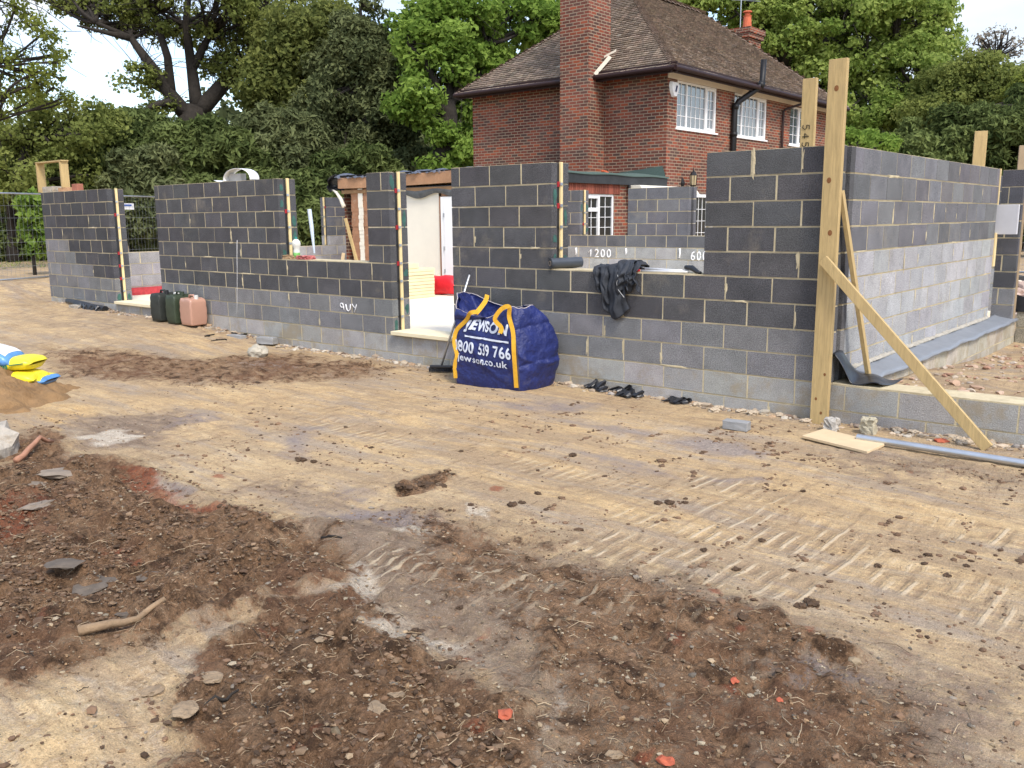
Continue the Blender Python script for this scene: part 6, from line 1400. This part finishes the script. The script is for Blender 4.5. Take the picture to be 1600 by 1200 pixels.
conif = [(60, 330, 31, 90, 75, 'dark evergreen at the far left behind the fence', 1), (150, 270, 31, 70, 85, 'dark evergreen with hanging sprays behind the far left pier', 2), (235, 300, 30, 60, 75, 'dark evergreen behind the left doorway', 3),
         (300, 245, 31, 60, 60, 'grey green evergreen below the old oak', 4), (370, 290, 30, 70, 80, 'dark evergreen behind the bent white strip', 5), (440, 240, 31, 60, 70, 'dark evergreen with grey green tips left of the tall conifer', 6),
         (470, 330, 29.5, 65, 70, 'dark evergreen filling the left window gap', 7), (560, 300, 30, 60, 70, 'dark evergreen above the narrow pier', 8), (640, 290, 33, 60, 60, 'dark evergreen in the shade under the bright oak', 9), (200, 215, 33, 60, 40, 'ragged evergreen under the left end of the old oak', 10), (720, 300, 36, 60, 60, 'dark shrub against the left end of the brick house', 11)]
for px, py, d, rx, ry, lb, sd_ in conif:
    tree('evergreen_tree', lb, [(px, py + ry * .7, d, .2), (px, py, d, .14), (px + 3, py - ry * .6, d, .06)], [shp(px, py, d, rx, ry), shp(px - rx * .3, py + ry * .5, d - .6, rx * .8, ry * .6), shp(px + rx * .4, py - ry * .4, d, rx * .5, ry * .5)], 140, (.28, .66), 300, .095, LM_dark if sd_ % 3 else LM_dark2, branches=22, seed=30 + sd_, group='evergreens behind the building', aspect=3.0, droop=.3, base_z=.4, hollow=.45)
tree('conifer_tree', 'tall dark conifer with a bare grey trunk, left of the bright oak', [(578, 260, 33, .22), (574, 200, 33, .2), (572, 130, 33, .16), (568, 60, 33, .10), (562, 5, 33, .04)],
     [shp(566, 40, 33, 35, 45), shp(560, 95, 33.5, 70, 50), shp(600, 160, 33.5, 60, 55), shp(540, 170, 34, 70, 60), shp(570, 225, 34, 70, 40), shp(625, 105, 34, 32, 45)], 230, (.35, .8), 240, .10, LM_dark2, branches=60, seed=51, aspect=2.0, droop=.2, base_z=.4, twigs=60, hollow=.4)
tree('ivy_tree', 'olive green leafy tree between the old oak and the tall conifer', [(480, 260, 35, .25), (478, 160, 35, .2), (480, 80, 35, .12)], [shp(470, 90, 35, 65, 70), shp(520, 55, 35.5, 45, 45), shp(430, 140, 35, 60, 50), shp(500, 150, 35, 60, 60)], 150, (.5, 1.0), 190, .15, LM_ivy, branches=30, seed=55, twigs=40, base_z=.4, hollow=.4)
tree('oak_tree', 'bright green oak with a dark forked trunk left of the brick house', [(692, 250, 31, .42), (698, 215, 31, .36), (700, 180, 31, .34), (697, 160, 31, .30)],
     [shp(680, 80, 31, 65, 55), shp(735, 110, 31.5, 50, 40), shp(700, 30, 32, 90, 40), shp(800, 40, 33, 75, 50), shp(650, 150, 30.5, 45, 30), shp(770, 100, 33, 40, 45), shp(700, 235, 30.5, 35, 35), shp(640, 175, 30.5, 35, 22), shp(860, 30, 33, 50, 30), shp(735, 190, 32, 25, 40)],
     220, (.32, .7), 130, .15, LM_oak2, r0=.3, branches=90, seed=61, twigs=140, twig_r=.02, hollow=.3, base_z=.3,
     extra=[([(697, 165, 31), (680, 130, 30.6), (665, 95, 30.4), (640, 70, 30.4)], .20, .05), ([(699, 170, 31), (725, 120, 31.3), (760, 70, 32), (800, 20, 33)], .20, .06), ([(700, 165, 31), (700, 100, 31), (695, 30, 31)], .20, .05), ([(760, 70, 32), (830, 40, 33), (880, 15, 33)], .1, .03)])
tree('oak_tree', 'huge fresh green oak rising behind the right end of the brick house', [(1312, 330, 43, .85), (1310, 240, 43, .72), (1308, 160, 43, .66), (1302, 110, 43, .6)],
     [shp(1250, 40, 43, 120, 70), shp(1360, 30, 43, 110, 65), shp(1440, 40, 43, 60, 55), shp(1150, 15, 43, 90, 40), shp(1380, 110, 42.5, 100, 45), shp(1455, 85, 42.5, 40, 22), shp(1350, 180, 42, 80, 45), shp(1260, 130, 43, 70, 50), shp(1420, 165, 42, 60, 35), shp(1345, 240, 41.5, 65, 38), shp(1180, 55, 44, 55, 35), shp(1060, 0, 44, 70, 25)],
     620, (.32, .85), 105, .165, LM_oak, r0=.5, branches=190, seed=71, twigs=700, twig_r=.04, hollow=.3, base_z=.3,
     extra=[([(1303, 115, 43), (1285, 60, 43), (1250, 0, 43), (1240, -60, 43)], .34, .1), ([(1304, 112, 43), (1320, 40, 43), (1330, -40, 43)], .34, .1), ([(1306, 150, 43), (1350, 100, 42.5), (1400, 70, 42.5), (1450, 60, 42.5)], .26, .06), ([(1309, 190, 43), (1360, 175, 42), (1420, 150, 42), (1470, 140, 42)], .2, .04), ([(1309, 180, 43), (1270, 140, 43), (1225, 110, 43)], .2, .05), ([(1310, 240, 42.6), (1370, 225, 41.6), (1440, 205, 41.4)], .16, .04)])
tree('yew_tree', 'dark yew filling the right side behind the long side wall', [(1500, 330, 34, .4), (1500, 240, 34, .3), (1500, 180, 34, .2)],
     [shp(1500, 230, 34, 110, 60), shp(1430, 270, 33, 80, 50), shp(1580, 230, 33, 90, 70), shp(1640, 180, 34, 60, 60), shp(1540, 320, 32, 120, 50)], 260, (.4, .85), 330, .095, LM_dark, branches=40, seed=81, aspect=2.6, droop=.2, base_z=.3, hollow=.45)
tree('maple_tree', 'olive green rounded tree at the upper right behind the dark yew', [(1520, 330, 39, .3), (1520, 230, 39, .25), (1520, 160, 39, .15)],
     [shp(1520, 150, 39, 85, 55), shp(1470, 180, 39, 60, 40), shp(1585, 160, 39, 60, 55), shp(1640, 150, 39, 60, 50)], 240, (.35, .8), 190, .12, LM_olive, branches=50, seed=86, twigs=60, base_z=.3, hollow=.4)
tree('copper_tree', 'sparse tree with small bronze leaves at the top right corner', [(1560, 200, 48, .2), (1556, 130, 48, .14), (1556, 90, 48, .09)],
     [shp(1550, 75, 48, 45, 32), shp(1580, 85, 48, 28, 24), shp(1520, 75, 48, 18, 30)], 55, (.2, .45), 11, .12, LM_pink, r0=.14, branches=45, seed=91, twigs=70, twig_r=.02, hollow=.15, base_z=.3)
tree('bright_bush', 'bright yellow green bush at the far right edge', [(1610, 300, 36, .1), (1612, 220, 36, .08), (1612, 160, 36, .05)], [shp(1612, 140, 36, 35, 22)], 40, (.3, .6), 110, .12, LM_yel, branches=14, seed=95, cat='bush', base_z=.3)
tree('low_shrub', 'fresh green shrub showing over the top of the right side wall', [(1350, 330, 30, .08), (1350, 280, 30, .06), (1350, 250, 30, .04)], [shp(1340, 225, 31, 40, 22), shp(1370, 235, 31, 30, 18)], 50, (.25, .5), 120, .11, LM_oak2, branches=14, seed=97, cat='bush', base_z=.3)
# weeds and grass at the hedge foot
q = np.stack([rng.uniform(-34, -20, 5000), rng.uniform(6, 24, 5000)], 1); keep = []
for p in q:
    rel = V((p[0] - fA.x, p[1] - fA.y, 0)); d_ = rel.dot(V((fdir.y, -fdir.x, 0)))
    if -12 < d_ < -4: keep.append(p)
keep = np.array(keep) if len(keep) else q[:10]
T = len(keep) * 3; pp = np.repeat(keep, 3, 0) + rng.normal(0, .15, (T, 2)); h = rng.uniform(.04, .16, T); a = rng.uniform(0, 6.28, T); lean = rng.normal(0, .08, (T, 2))
v = np.zeros((T, 3, 3)); v[:, 0, 0] = pp[:, 0] - .02 * np.cos(a); v[:, 0, 1] = pp[:, 1] - .02 * np.sin(a); v[:, 1, 0] = pp[:, 0] + .02 * np.cos(a); v[:, 1, 1] = pp[:, 1] + .02 * np.sin(a)
v[:, 2, 0] = pp[:, 0] + lean[:, 0]; v[:, 2, 1] = pp[:, 1] + lean[:, 1]; v[:, :2, 2] = .45; v[:, 2, 2] = .46 + h
me = fastmesh('grass', v.reshape(-1, 3), np.arange(T * 3).reshape(T, 3), LM_oak, smooth=False); q_ = me.attributes.new('rnd', 'FLOAT', 'FACE'); q_.data.foreach_set('value', rng.random(T).astype(np.float32))
o = bpy.data.objects.new('grass', me); col.objects.link(o); tag(o, 'rough grass at the foot of the hedge beyond the fence', 'grass', kind='stuff')
